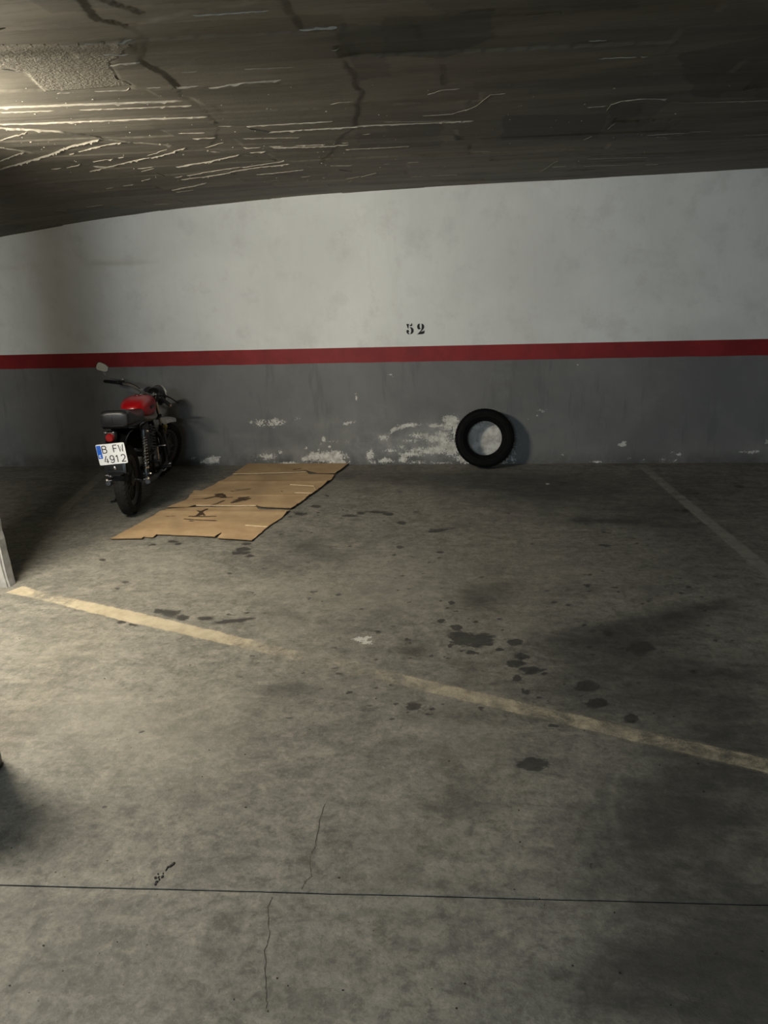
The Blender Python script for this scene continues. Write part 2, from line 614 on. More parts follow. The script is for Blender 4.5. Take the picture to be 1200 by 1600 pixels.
xs = np.concatenate([np.linspace(X0, -5.6, 12)[:-1], np.arange(-5.6, 3.2, 0.02), np.linspace(3.2, X1, 10)])
v1 = np.linspace(0.95, JOINT_V - 0.0030, 42)
v2 = np.arange(JOINT_V + 0.0030, D, 0.02)
vs_ = np.concatenate([np.linspace(Y0, 0.95, 14)[:-1], v1, [JOINT_V - 0.0027, JOINT_V + 0.0027], v2, [D + 0.03]])
FX, FY = floor_xy(xs, vs_)
FZ = np.zeros_like(FX)
j0 = 13 + 42
FZ[j0:j0 + 2, :] = -0.030
jx = FX[j0]
wob = 0.0016 * (fbm(jx * 9, jx * 0 + 3.3, 4) - 0.5) * 2
for j in (j0 - 1, j0, j0 + 1, j0 + 2):
    FY[j] += wob

oil = Field(FX, FY, floor_at, (0, 1))
for a in [(722, 997, 22, 12), (754, 998, 20, 9), (742, 1009, 9, 5), (713, 980, 12, 5), (689, 970, 8, 3.5), (704, 1010, 5, 3),
          (737, 1019, 9, 3.5), (780, 1015, 8, 3), (784, 984, 4, 2), (805, 1003, 15, 6, 0.95), (815, 1026, 12, 6), (805, 1037, 15, 7),
          (830, 1047, 17, 6), (808, 1060, 9, 5), (823, 1081, 9, 5, 0.8), (755, 1068, 6, 3, 0.85), (917, 1072, 20, 10), (934, 1099, 20, 8),
          (987, 1123, 12, 7), (832, 1194, 28, 11), (645, 1104, 18, 12, 0.82), (753, 1106, 8, 4), (866, 1134, 14, 4, 0.75), (494, 791, 10, 2.5),
          (497, 801, 3, 1.5), (470, 803, 14, 3, 0.85), (380, 858, 14, 3), (377, 864, 18, 3), (385, 850, 10, 2), (390, 869, 8, 2),
          (265, 958, 22, 7, 0.9), (286, 965, 14, 5, 0.95), (248, 955, 8, 4), (322, 966, 16, 4, 0.85), (365, 970, 34, 3.2, 1.0, -0.12), (190, 973, 10, 3, 0.9),
          (208, 976, 12, 4, 0.8), (628, 817, 8, 3), (685, 829, 22, 3, 0.95, -0.12), (625, 855, 6, 3), (616, 867, 4, 2), (606, 877, 3, 1.5), (688, 863, 7, 2),
          (702, 846, 2, 1), (670, 851, 2, 1), (240, 851, 5, 2), (232, 853, 4, 1.5), (278, 850, 6, 2), (270, 846, 9, 2), (160, 875, 7, 3, .9), (183, 920, 6, 3, .8),
          (197, 910, 8, 4, .8), (222, 1143, 5, 2.5), (422, 1211, 4, 2), (190, 1189, 2.5, 1.5), (163, 1260, 8, 5, .75), (153, 1473, 4, 3),
          (123, 1434, 6, 3, .9), (1118, 1490, 3, 2), (1095, 1382, 6, 3, .9), (925, 1352, 6, 8, .75), (920, 924, 5, 2, .9),
          (960, 918, 8, 2.5, .9), (865, 941, 7, 2.5, .9), (889, 945, 6, 2, .9), (854, 923, 6, 2, .9), (945, 852, 12, 2, 0.9), (995, 849, 5, 2, .9),
          (1075, 798, 18, 4, .8), (1155, 760, 10, 2.5, .85), (1085, 771, 14, 2.5, .8), (548, 806, 18, 2.5, .9), (590, 800, 22, 2.5, .85), (455, 794, 9, 2, .85),
          (563, 802, 8, 2.5, .95), (607, 803, 10, 3, .95), (650, 800, 6, 2, .9), (1000, 1012, 26, 13, .88), (950, 990, 14, 6, .82), (705, 942, 6, 4, .95)]:
    oil.blob(*a)
oil.f[j0:j0 + 2, :] = 1.3   # the joint is packed with dirt
# scattered little drips
for _ in range(420):
    px = rng.uniform(350, 1150); py = rng.uniform(765, 1130)
    s = rng.uniform(1.0, 3.6) * (py - 465) / 450
    oil.blob(px, py, s * 1.7, s * 0.65, rng.uniform(0.68, 0.98))
soft = Field(FX, FY, floor_at, (0, 1))  # stains; the broad right-hand ones also paint in the lamp's falloff
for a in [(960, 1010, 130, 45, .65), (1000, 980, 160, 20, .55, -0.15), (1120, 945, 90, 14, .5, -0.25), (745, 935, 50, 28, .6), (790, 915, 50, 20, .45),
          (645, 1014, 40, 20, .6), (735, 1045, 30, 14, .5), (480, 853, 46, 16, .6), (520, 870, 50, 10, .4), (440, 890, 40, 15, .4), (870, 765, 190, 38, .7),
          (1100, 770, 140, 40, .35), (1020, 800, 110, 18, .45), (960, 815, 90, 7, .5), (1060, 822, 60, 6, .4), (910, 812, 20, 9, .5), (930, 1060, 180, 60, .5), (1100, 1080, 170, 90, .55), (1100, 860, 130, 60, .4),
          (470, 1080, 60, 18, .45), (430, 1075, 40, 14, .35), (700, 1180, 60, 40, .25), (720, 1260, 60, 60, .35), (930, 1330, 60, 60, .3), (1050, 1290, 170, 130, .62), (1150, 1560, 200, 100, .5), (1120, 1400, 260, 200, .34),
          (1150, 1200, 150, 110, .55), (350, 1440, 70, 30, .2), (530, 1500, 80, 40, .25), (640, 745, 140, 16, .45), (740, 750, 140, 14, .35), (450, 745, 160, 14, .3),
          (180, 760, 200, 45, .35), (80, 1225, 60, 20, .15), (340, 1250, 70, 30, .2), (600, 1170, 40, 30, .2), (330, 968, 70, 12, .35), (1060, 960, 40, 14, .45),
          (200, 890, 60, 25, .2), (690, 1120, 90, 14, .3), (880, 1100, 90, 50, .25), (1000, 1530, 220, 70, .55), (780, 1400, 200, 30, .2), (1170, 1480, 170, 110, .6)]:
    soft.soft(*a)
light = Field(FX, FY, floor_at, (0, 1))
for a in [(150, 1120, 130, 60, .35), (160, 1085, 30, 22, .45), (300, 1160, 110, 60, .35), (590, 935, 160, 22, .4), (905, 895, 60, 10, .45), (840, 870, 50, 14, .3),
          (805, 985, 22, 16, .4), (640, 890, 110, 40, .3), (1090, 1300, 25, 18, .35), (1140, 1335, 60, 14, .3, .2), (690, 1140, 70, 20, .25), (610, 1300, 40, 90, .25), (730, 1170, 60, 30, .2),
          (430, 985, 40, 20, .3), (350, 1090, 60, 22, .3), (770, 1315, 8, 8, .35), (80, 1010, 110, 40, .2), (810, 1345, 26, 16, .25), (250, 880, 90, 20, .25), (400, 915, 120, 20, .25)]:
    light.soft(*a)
for p, r, v in [([(965, 1208), (957, 1235), (956, 1260), (966, 1300), (985, 1345)], 0.007, .9), ([(955, 1240), (945, 1285), (940, 1310)], 0.006, .25),
                ([(560, 945), (620, 955), (655, 975), (683, 1000), (692, 1030)], .01, .55), ([(470, 920), (560, 935), (650, 950), (700, 975)], .012, .25),
                ([(610, 930), (618, 940), (630, 945)], .006, .45), ([(646, 928), (650, 940), (660, 946)], .006, .45), ([(590, 925), (596, 938)], .008, .4),
                ([(1010, 1425), (1040, 1460), (1052, 1500)], .008, .3), ([(1140, 1420), (1160, 1450)], .008, .25), ([(640, 1130), (672, 1150), (668, 1180)], .008, .3),
                ([(505, 1050), (522, 1075), (515, 1095)], .006, .35), ([(530, 870), (545, 890), (540, 905)], .008, .3), ([(570, 870), (590, 885), (585, 900)], .008, .3)]:
    light.stroke(p, r, v)
# the near parts of the slab are smoother and evenly scuffed
light.f = np.clip(light.f + 0.10 * np.clip(fbm(FX * 1.3 + 5, FY * 1.3, 4) - 0.45, 0, 1), 0, 1)
whitef = Field(FX, FY, floor_at, (0, 1))
for a in [(563, 999, 14, 5, .9), (573, 1004, 14, 4, .9), (575, 996, 9, 3, .85), (556, 1033, 7, 2, .75), (697, 1074, 4, 2, .8), (855, 756, 4, 1.6, .95),
          (1134, 1002, 5, 2, .95, .5), (672, 783, 6, 1.5, .7), (655, 772, 8, 1.5, .65), (1008, 960, 3, 3, .8), (119, 889, 3, 1.5, .8)]:
    whitef.blob(*a)
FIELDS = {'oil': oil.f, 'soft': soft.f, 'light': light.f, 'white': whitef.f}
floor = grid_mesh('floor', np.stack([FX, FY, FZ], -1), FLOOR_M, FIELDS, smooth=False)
floor['kind'] = 'structure'
floor['label'] = 'stained grey concrete garage floor'
# dirt packed in the joint
nj = 120
jxs = np.linspace(X0, X1, nj)
jv, jf = [], []
for i, x in enumerate(jxs):
    y = JOINT_V + JOINT_S * x
    jv += [(x, y - 0.0042, -0.0035), (x, y + 0.0042, -0.0035)]
    if i:
        jf.append((2 * i - 2, 2 * i, 2 * i + 1, 2 * i - 1))
jm = MB(); jm.add(jv, jf)
jm.build('joint_filler', JOINT_M, floor, 0, 'dark sawn joint across the near floor')


def sample(field, x, y):
    """painted floor value at a point, for the paint strips lying on it"""
    i = int(np.clip(np.searchsorted(xs, x), 1, len(xs) - 1))
    col = FY[:, i]
    j = int(np.clip(np.searchsorted(col, y), 1, len(col) - 1))
    return float(field[j, i])


def paint_line(a, b, width, keep, label, mat=None):
    """painted line from a to b; keep: list of paint survival along it"""
    a = Vector((a[0], a[1], 0)); b = Vector((b[0], b[1], 0))
    L = (b - a).length
    n = max(8, int(L / 0.02)); m = 6
    t = (b - a).normalized(); s = Vector((-t.y, t.x, 0))
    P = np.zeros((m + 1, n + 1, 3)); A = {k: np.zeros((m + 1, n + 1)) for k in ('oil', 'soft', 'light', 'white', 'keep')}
    for i in range(n + 1):
        for j in range(m + 1):
            wv = (j / m - 0.5) * width
            if j in (0, m):
                wv += 0.004 * math.sin(i * 1.7 + j) * math.sin(i * 0.61)
            p = a + t * (L * i / n) + s * wv
            P[j, i] = (p.x, p.y, 0.0009)
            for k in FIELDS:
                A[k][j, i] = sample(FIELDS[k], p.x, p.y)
            A['keep'][j, i] = np.interp(i / n, np.linspace(0, 1, len(keep)), keep) - (0.35 if j in (0, m) else 0)
    o = grid_mesh('painted_line', P, mat or LINE_M, A, smooth=False)
    o.parent = floor
    o['label'] = label
    return o


fa = floor_at(22, 921); fb = floor_at(1200, 1197)
ex = (fb - fa).normalized()
fb2 = fb + ex * 2.0
paint_line(fa, fb2, 0.125, [.55, .26, .50, .55, .55, .5, .28, .20, .22, .26, .30, .27, .31, .28, .30, .30, .28, .30, .30, .30, .30], 'worn cream bay line across the front')
ra = floor_at(1001, 726); rb = floor_at(1200, 893)
paint_line(ra, rb + (rb - ra).normalized() * 2.6, 0.115, [.42, .42, .45, .42, .42], 'worn grey bay line on the right', GREY_LINE_M)
la = floor_at(166, 735); lb = floor_at(95, 800)
paint_line(la, lb + (lb - la).normalized() * 0.9, 0.12, [.45, .45, .42, .3, .1], 'faint bay line behind the motorcycle', GREY_LINE_M)


def crack(pts, wd):
    P = []
    for a, b in zip(pts[:-1], pts[1:]):
        for t in np.linspace(0, 1, 7)[:-1]:
            P.append(floor_at(a[0] + (b[0] - a[0]) * t + rng.normal(0, 1.0), a[1] + (b[1] - a[1]) * t))
    v, f = [], []
    for i, p in enumerate(P):
        h = wd * (0.5 + rng.random()) * 0.5
        v += [(p.x - h, p.y, 0.0007), (p.x + h, p.y, 0.0007)]
        if i:
            f.append((2 * i - 2, 2 * i - 1, 2 * i + 1, 2 * i))
    m = MB(); m.add(v, f)
    return m.build('crack', CRACK_M, floor, 0)


crack([(507, 1256), (498, 1290), (493, 1322), (486, 1335), (486, 1370), (478, 1378), (470, 1392)], 0.0022)
crack([(425, 1402), (419, 1420), (421, 1465), (414, 1485), (415, 1540), (417, 1556), (417, 1580)], 0.0022)
# smear of dried tar beside the joint
tb = MB()


def tar(px, py, rx, ry, ang=0.0):
    n = 14
    c = []
    for k in range(n):
        t = 2 * math.pi * k / n
        q = 1 + rng.uniform(-.25, .25)
        u, v = rx * q * math.cos(t), ry * q * math.sin(t)
        p = floor_at(px + u * math.cos(ang) - v * math.sin(ang), py + u * math.sin(ang) + v * math.cos(ang))
        c.append((p.x, p.y))
    ctr = (sum(q[0] for q in c) / n, sum(q[1] for q in c) / n)
    vs = [(q[0], q[1], 0.0008) for q in c] + [(ctr[0] + (q[0] - ctr[0]) * .6, ctr[1] + (q[1] - ctr[1]) * .6, 0.003) for q in c]
    tb.add(vs, [(i, (i + 1) % n, n + (i + 1) % n, n + i) for i in range(n)] + [tuple(range(n, 2 * n))])


for a in [(271, 1350, 3.6, 2.2, -0.9), (267, 1353, 4, 2, -0.6), (263, 1355, 2.5, 1.5, -.4), (260, 1359, 2.8, 1, -1), (255, 1365, 1.4, .9, -1), (254, 1370, 3, 2, -.8),
          (247, 1366, 1.6, 1.6, 0), (243, 1372, 2.2, 2.4, 0), (248, 1371, 2.5, 1, -.6), (245, 1378, 3, 2, -.4), (249, 1374, 1.6, 2, 0), (243, 1382, 2, 2, 0)]:
    tar(*a)
tb.build('tar_smear', TAR_M, floor, 40, 'small black tar smear beside the joint')
# loose grit on the slab
gb = MB()
for _ in range(150):
    px = rng.uniform(0, 1200); py = rng.uniform(1000, 1600) if rng.random() < .6 else rng.uniform(760, 1000)
    p = floor_at(px, py); s = rng.uniform(0.0012, 0.0035)
    gb.box((p.x, p.y, s * 0.3), (s * rng.uniform(1, 2.5), s, s * 0.7), Matrix.Identity(4))
gb.build('grit', TAR_M, floor, 0, None, 'stuff')

# ------------------------------------------------------------------ far wall
wx = np.concatenate([np.linspace(X0, -6, 8)[:-1], np.arange(-6, 3.2, 0.022), np.linspace(3.2, X1, 8)])
wz = np.concatenate([np.arange(-0.02, 1.1, 0.018), np.linspace(1.1, 2.75, 40)])
WX, WZ = np.meshgrid(wx, wz)
WY = D + 0.010 * (fbm(WX * 0.9, WZ * 0.9 + 40, 3) - 0.5) - 0.006 * np.exp(-WZ / 0.06) * fbm(WX * 6, WZ * 0 + 8, 3)
peel = Field(WX, WZ, wall_at, (0, 2))
for a in [(332, 719, 14, 6, .95), (322, 720, 8, 4, .8), (303, 716, 8, 2, .7), (318, 722, 12, 2, .75), (490, 714, 14, 8, .9), (478, 717, 10, 5, .85), (515, 714, 26, 9, .95), (528, 722, 18, 4, .95), (525, 707, 16, 5, .75),
          (453, 724, 14, 3, 1.0), (415, 714, 24, 8, .62), (437, 706, 5, 6, .68), (498, 704, 4, 4, .7), (407, 661, 10, 6, .78), (430, 660, 20, 8, .70), (395, 660, 16, 4, .62),
          (540, 662, 5, 3, .9), (548, 660, 4, 3, .85), (506, 686, 2.4, 7, .9), (515, 698, 3, 3, .8), (500, 694, 2, 3, .8), (478, 700, 3, 3, .75), (555, 658, 4, 2, .6), (520, 690, 22, 3, .58),
          (578, 712, 6, 8, .95), (580, 705, 3, 6, .85), (583, 722, 8, 3, .8), (600, 684, 9, 6, .75), (615, 672, 10, 4, .8, -0.6), (640, 664, 18, 3.5, .85), (627, 667, 10, 4, .85, -.3), (655, 680, 22, 6, .72),
          (680, 684, 22, 8, .78), (690, 678, 14, 4, .85), (640, 689, 24, 3, .68), (610, 704, 18, 3, .72), (625, 698, 20, 2.5, .66), (675, 704, 40, 7, .86), (705, 700, 16, 12, .92), (693, 690, 12, 10, .85), (640, 710, 26, 5, .78), (690, 698, 10, 6, .95),
          (602, 720, 16, 5, .82), (630, 718, 8, 5, .85), (650, 722, 30, 3, .70), (690, 723, 20, 3, .62), (697, 667, 16, 5, .85, .2), (707, 658, 10, 9, 1.05), (700, 654, 10, 5, 1.0), (712, 672, 6, 16, .95), (680, 665, 12, 4, .75),
          (765, 692, 30, 34, 1.3), (740, 690, 30, 30, 1.0), (730, 715, 20, 10, .9), (972, 695, 7, 3, .95), (976, 691, 4, 2, .85), (934, 722, 10, 1.6, .95), (925, 722, 6, 1, .8), (1060, 710, 6, 3, .85), (1050, 706, 3, 2, .8), (1057, 718, 2, 2, .9),
          (1035, 719, 24, 4, .55), (1175, 706, 14, 3, .78), (1198, 690, 5, 6, .8), (1160, 706, 16, 2, .66), (1005, 718, 5, 2, .7), (985, 716, 6, 3, .6), (610, 586, 8, 1.5, .8, .3), (633, 574, 2, 1, .9),
          (902, 570, 1.5, 2.5, .95), (877, 559, 2, 1, .8), (845, 642, 12, 4, .6), (840, 650, 3, 2, .8), (824, 655, 3, 2, .7), (800, 718, 6, 6, .75), (535, 600, 2, 1, .8), (540, 611, 2, 1, .8), (557, 622, 3, 5, .7, -.5), (555, 615, 2, 1, .75),
          (602, 637, 2, 1, .8), (930, 640, 14, 3, .5, -.3), (1090, 560, 3, 1, .6), (680, 632, 2, 1, .7), (465, 655, 12, 8, .5), (430, 721, 16, 3, .55), (880, 710, 4, 3, .7)]:
    peel.blob(*a)
wash = Field(WX, WZ, wall_at, (0, 2))
for a in [(640, 692, 90, 26, .75), (690, 680, 40, 26, .6), (510, 710, 60, 14, .45), (420, 712, 40, 12, .4), (385, 682, 26, 4, .45), (520, 662, 45, 12, .22), (700, 690, 60, 20, .35), (600, 650, 60, 25, .15),
          (1030, 718, 30, 5, .4), (1150, 700, 50, 14, .2), (1185, 700, 22, 10, .3), (350, 705, 60, 20, .15), (765, 690, 60, 40, .4), (560, 690, 60, 20, .3), (930, 700, 60, 18, .12)]:
    wash.soft(*a)
wall_back = grid_mesh('wall_back', np.stack([WX, WY, WZ], -1), WALL_M, {'peel': peel.f, 'wash': wash.f})
wall_back['kind'] = 'structure'
wall_back['label'] = 'far wall, white above and flaking grey below'
# red band
n = 300
sx = np.linspace(X0, X1, n)
zt = 1.1875 - 0.0060 * (sx + 0.85) + 0.0010 * (fbm(sx * 5, sx * 0 + 1, 3) - .5)
zb = 1.0390 - 0.0062 * (sx + 0.85) + 0.0060 * (fbm(sx * 7, sx * 0 + 6, 4) - .5)
SP = np.zeros((4, n, 3))
for j, t in enumerate((0, .33, .67, 1)):
    SP[j, :, 0] = sx; SP[j, :, 2] = zb + (zt - zb) * t
    SP[j, :, 1] = D + 0.010 * (fbm(sx * 0.9, SP[j, :, 2] * 0.9 + 40, 3) - 0.5) - 0.0022
stripe = grid_mesh('painted_stripe', SP, STRIPE_M)
stripe.parent = wall_back
stripe['label'] = 'red painted stripe'

# stencilled bay number: outlines in a 20 px per photo px frame
NUM_S = 0.000318
nc = wall_at(649, 514)


def arc(cx, cy, rx, ry, a0, a1, n=14):
    return [(cx + rx * math.cos(math.radians(a0 + (a1 - a0) * i / n)), cy + ry * math.sin(math.radians(a0 + (a1 - a0) * i / n))) for i in range(n + 1)]


five = [
    [(305, 222), (382, 222), (388, 240), (368, 335), (385, 338), (384, 352), (345, 358)],
    [(400, 262), (430, 255), (455, 240), (463, 208), (480, 205), (492, 270), (470, 290), (440, 293), (412, 285)],
    arc(430, 425, 98, 105, -105, 95) + [(420, 520)] + arc(428, 425, 20, 75, 80, -80),
    arc(343, 445, 42, 46, 0, 360, 18)[:-1],
    [(308, 470), (340, 492), (365, 485), (378, 505), (400, 528), (404, 540), (375, 536), (345, 522), (320, 500)],
]
two = [
    [(722, 222)] + arc(715, 310, 78, 88, -95, -180) + [(640, 350), (660, 385), (690, 398), (720, 395), (745, 372), (752, 362), (725, 358), (715, 335), (716, 260)],
    [(775, 222), (800, 232), (835, 255), (855, 300), (856, 345), (835, 385), (790, 432), (755, 458), (640, 548), (625, 548), (700, 478), (748, 425), (772, 375), (778, 320)],
    [(700, 500), (745, 468), (800, 455), (838, 448), (852, 418), (862, 420), (862, 500), (838, 530), (790, 540), (652, 546)],
]
for glyph in (five, two):
    m = MB()
    for poly in glyph:
        pp = [((u - 580) * NUM_S, -(v - 380) * NUM_S) for u, v in poly]
        m.prism(pp, 0, 0.0012, lambda p: Vector((nc.x + p.x, D - 0.0030 - p.z, nc.z + p.y - 0.0)))
    m.build('stencilled_digit', BLACK_PAINT_M, wall_back, 0, 'black stencilled ' + ('5' if glyph is five else '2'))

# the other walls of the garage, out of view
for nm, c, s in [('wall_left', (X0 - 0.05, (Y0 + D) / 2, 1.35), (0.1, D - Y0, 2.7)), ('wall_right', (X1 + 0.05, (Y0 + D) / 2, 1.35), (0.1, D - Y0, 2.7)),
                 ('wall_front', ((X0 + X1) / 2, Y0 - 0.05, 1.35), (X1 - X0 + .2, 0.1, 2.7))]:
    m = MB(); m.box(c, s)
    m.build(nm, PLAIN_WALL_M, None, 0, None, 'structure')

# ------------------------------------------------------------------ ceiling
cxs = np.concatenate([np.linspace(X0 - .05, -6, 14)[:-1], np.arange(-6, 3.0, 0.0125), np.linspace(3.0, X1 + .05, 10)])
cys = np.concatenate([np.linspace(Y0 - .05, 1.9, 16)[:-1], np.arange(1.9, D + 0.02, 0.0105)])
CX, CYv = np.meshgrid(cxs, cys)
CY = CYv
Zd = drop(CX, CY)
nx1 = (fbm(CX * 5, CY * 5, 3) - .5) * 0.10
ny1 = (fbm(CX * 5 + 50, CY * 5 + 20, 3) - .5) * 0.10


def inside(poly, X, Y):
    r = np.zeros(X.shape, bool)
    n = len(poly)
    for i in range(n):
        xa, ya = poly[i]; xb, yb = poly[(i + 1) % n]
        if abs(yb - ya) < 1e-9:
            continue
        c = ((ya > Y) != (yb > Y)) & (X < (xb - xa) * (Y - ya) / (yb - ya) + xa)
        r ^= c
    return r


def cpoly(pts, wob=1.0):
    P = [ceil_at(*p) for p in pts]
    return inside([(p.x, p.y) for p in P], CX + nx1 * wob, CY + ny1 * wob).astype(float)


EDGE1 = [(125, -10), (150, 22), (200, 40), (225, 55), (205, 65), (215, 90), (240, 105), (258, 115), (275, 135), (285, 150), (320, 170), (340, 195), (330, 232)]
p1 = cpoly([(-400, -10)] + EDGE1 + [(120, 208), (0, 197), (-400, 150)], .5)
p2 = cpoly(EDGE1[2:] + [(420, 249), (500, 255), (555, 190), (565, 150), (555, 135), (548, 115), (540, 80), (525, 45), (470, 45), (430, -10)], .6)
p3 = cpoly([(-60, 105), (5, 105), (38, 110), (72, 140), (-60, 143)], .2)
p4 = cpoly([(180, 62), (225, 62), (218, 92), (175, 96)], .2)
p5 = cpoly([(178, 100), (220, 92), (255, 112), (275, 135), (205, 136), (205, 128), (185, 118)], .2)
p6 = cpoly([(-400, 40), (48, 38), (230, 20), (140, -10), (-400, -10)], .4)
st1 = cpoly([(-60, 70), (205, 64), (170, 95), (185, 118), (205, 130), (72, 141), (38, 108), (-60, 103)], .2)
st2 = cpoly([(325, 78), (560, 62), (545, 112), (325, 128), (255, 112)], .4)
st3 = cpoly([(300, 150), (520, 140), (520, 190), (340, 195)], .4)
d1 = cpoly([(785, 180), (950, 176), (935, 215), (785, 219)], .5)
d2 = cpoly([(600, 25), (780, 15), (785, 60), (700, 85), (600, 90)], 1.2)
d3 = cpoly([(530, 40), (600, 36), (610, 120), (560, 125)], .6)
d4 = cpoly([(1060, 85), (1290, 40), (1290, 150), (1085, 150)], 1.0)
d5 = cpoly([(960, 160), (1050, 156), (1000, 200), (945, 200)], .5)
d6 = cpoly([(555, 195), (690, 190), (690, 230), (560, 235)], .8)
d7 = cpoly([(650, -10), (1000, -10), (1000, 12), (700, 22)], .8)
sm = lambda a: a
# board bands: slightly different levels, long in x
bandy = CY - 0.125 * CX
bi = np.floor(bandy / 0.17 + 0.25 * (fbm(CX * .4, bandy * 2, 2) - .5)).astype(int)
seg = np.floor((CX + 0.7 * _perm[(bi * 7) & 255, 3]) / 1.35).astype(int)
lev = (_perm[(bi * 13) & 255, (seg * 29) & 255] - .5) * 0.010
rel = -0.0065 * p1 - 0.0045 * p2 + 0.006 * p3 - 0.004 * p4 - 0.005 * p5 - 0.006 * p6 + lev
rel += 0.0035 * (fbm(CX * 1.2 + 3, bandy * 26, 3) - .5) + 0.003 * (fbm(CX * 2, CY * 4, 4) - .5) * 2 + 0.0016 * (st1 * 1.0) * (vnoise(CX * 45, CY * 45) - .5)
CZ = ZC - Zd + rel
tone = np.clip(0.55 * d1 + 0.45 * d2 + .35 * d3 + .45 * d4 + .35 * d5 + .35 * d6 + .3 * d7, 0, 1) * (0.6 + 0.8 * fbm(CX * 3, CY * 3, 3))
tone = np.clip(tone + 0.9 * np.clip(_perm[(bi * 5 + 31) & 255, (seg * 11) & 255] - .55, 0, 1), 0, .8)
ceiling = grid_mesh('ceiling', np.stack([CX, CY, CZ], -1), CEIL_M, {'stucco': np.clip(st1 + .10 * st2 + .10 * st3, 0, 1), 'tone': tone}, flip=True)
ceiling['kind'] = 'structure'
ceiling['label'] = 'raw board-marked concrete soffit, folding down at left'
m = MB(); m.box(((X0 + X1) / 2, (Y0 + D) / 2, 2.80), (X1 - X0 + .3, D - Y0 + .3, 0.1))
m.build('slab_core', PLAIN_WALL_M, ceiling, 0)

def cz_at(x, y):
    i = int(np.clip(np.searchsorted(cxs, x) - 1, 0, len(cxs) - 2)); j = int(np.clip(np.searchsorted(cys, y) - 1, 0, len(cys) - 2))
    return float(CZ[j:j + 2, i:i + 2].min())


# cement fins left between the boards
fin = MB()


def add_fin(pts, h, wd=None, gap=0.0, rag=0.5):
    """hanging ridge along pts; h depth; gap: share that has broken off"""
    P = [ceil_at(*p) for p in pts]
    Q = []
    for a, b in zip(P[:-1], P[1:]):
        k = max(2, int((b - a).length / 0.015))
        for i in range(k):
            Q.append(a.lerp(b, i / k))
    Q.append(P[-1])
    far = 1.0 if pts[0][0] < 560 else 0.62
    wd = (wd or h * 0.8) * 0.52 * far
    h = h * 0.50 * far
    run = []
    ph = rng.random() * 50

    def flush():
        if len(run) < 3:
            return
        v, f = [], []
        for i, (p, hh) in enumerate(run):
            a = run[max(i - 1, 0)][0]; b = run[min(i + 1, len(run) - 1)][0]
            t = (b - a); t.z = 0; t.normalize()
            s = Vector((-t.y, t.x, 0))
            e = 0.15 if i in (0, len(run) - 1) else 1.0
            v += [p - s * wd * .5 + Vector((0, 0, .012)), p - s * wd * .25 * e + Vector((0, 0, -hh * e)), p + s * wd * .2 * e + Vector((0, 0, -hh * e * .9)), p + s * wd * .5 + Vector((0, 0, .012))]
            if i:
                o = 4 * i
                f += [(o - 4, o, o + 1, o - 3), (o - 3, o + 1, o + 2, o - 2), (o - 2, o + 2, o + 3, o - 1)]
        fin.add(v, f)
    for i, p in enumerate(Q):
        u = float(fbm(np.array([ph + i * 0.45]), np.array([ph]), 3)[0])
        u = 0.55 * u + 0.45 * rng.random()
        g = float(vnoise(np.array([ph * 3 + i * 0.16]), np.array([ph + 9.0]))[0])
        if g < gap + 0.10:
            flush(); run = []
            continue
        run.append((Vector((p.x + rng.normal(0, .0012), p.y + rng.normal(0, .0018), cz_at(p.x, p.y) - .0005)), h * max(.15, 1 - 1.3 * rag + 2.6 * rag * u) * (1.9 if rng.random() < .035 else 1)))
    flush()


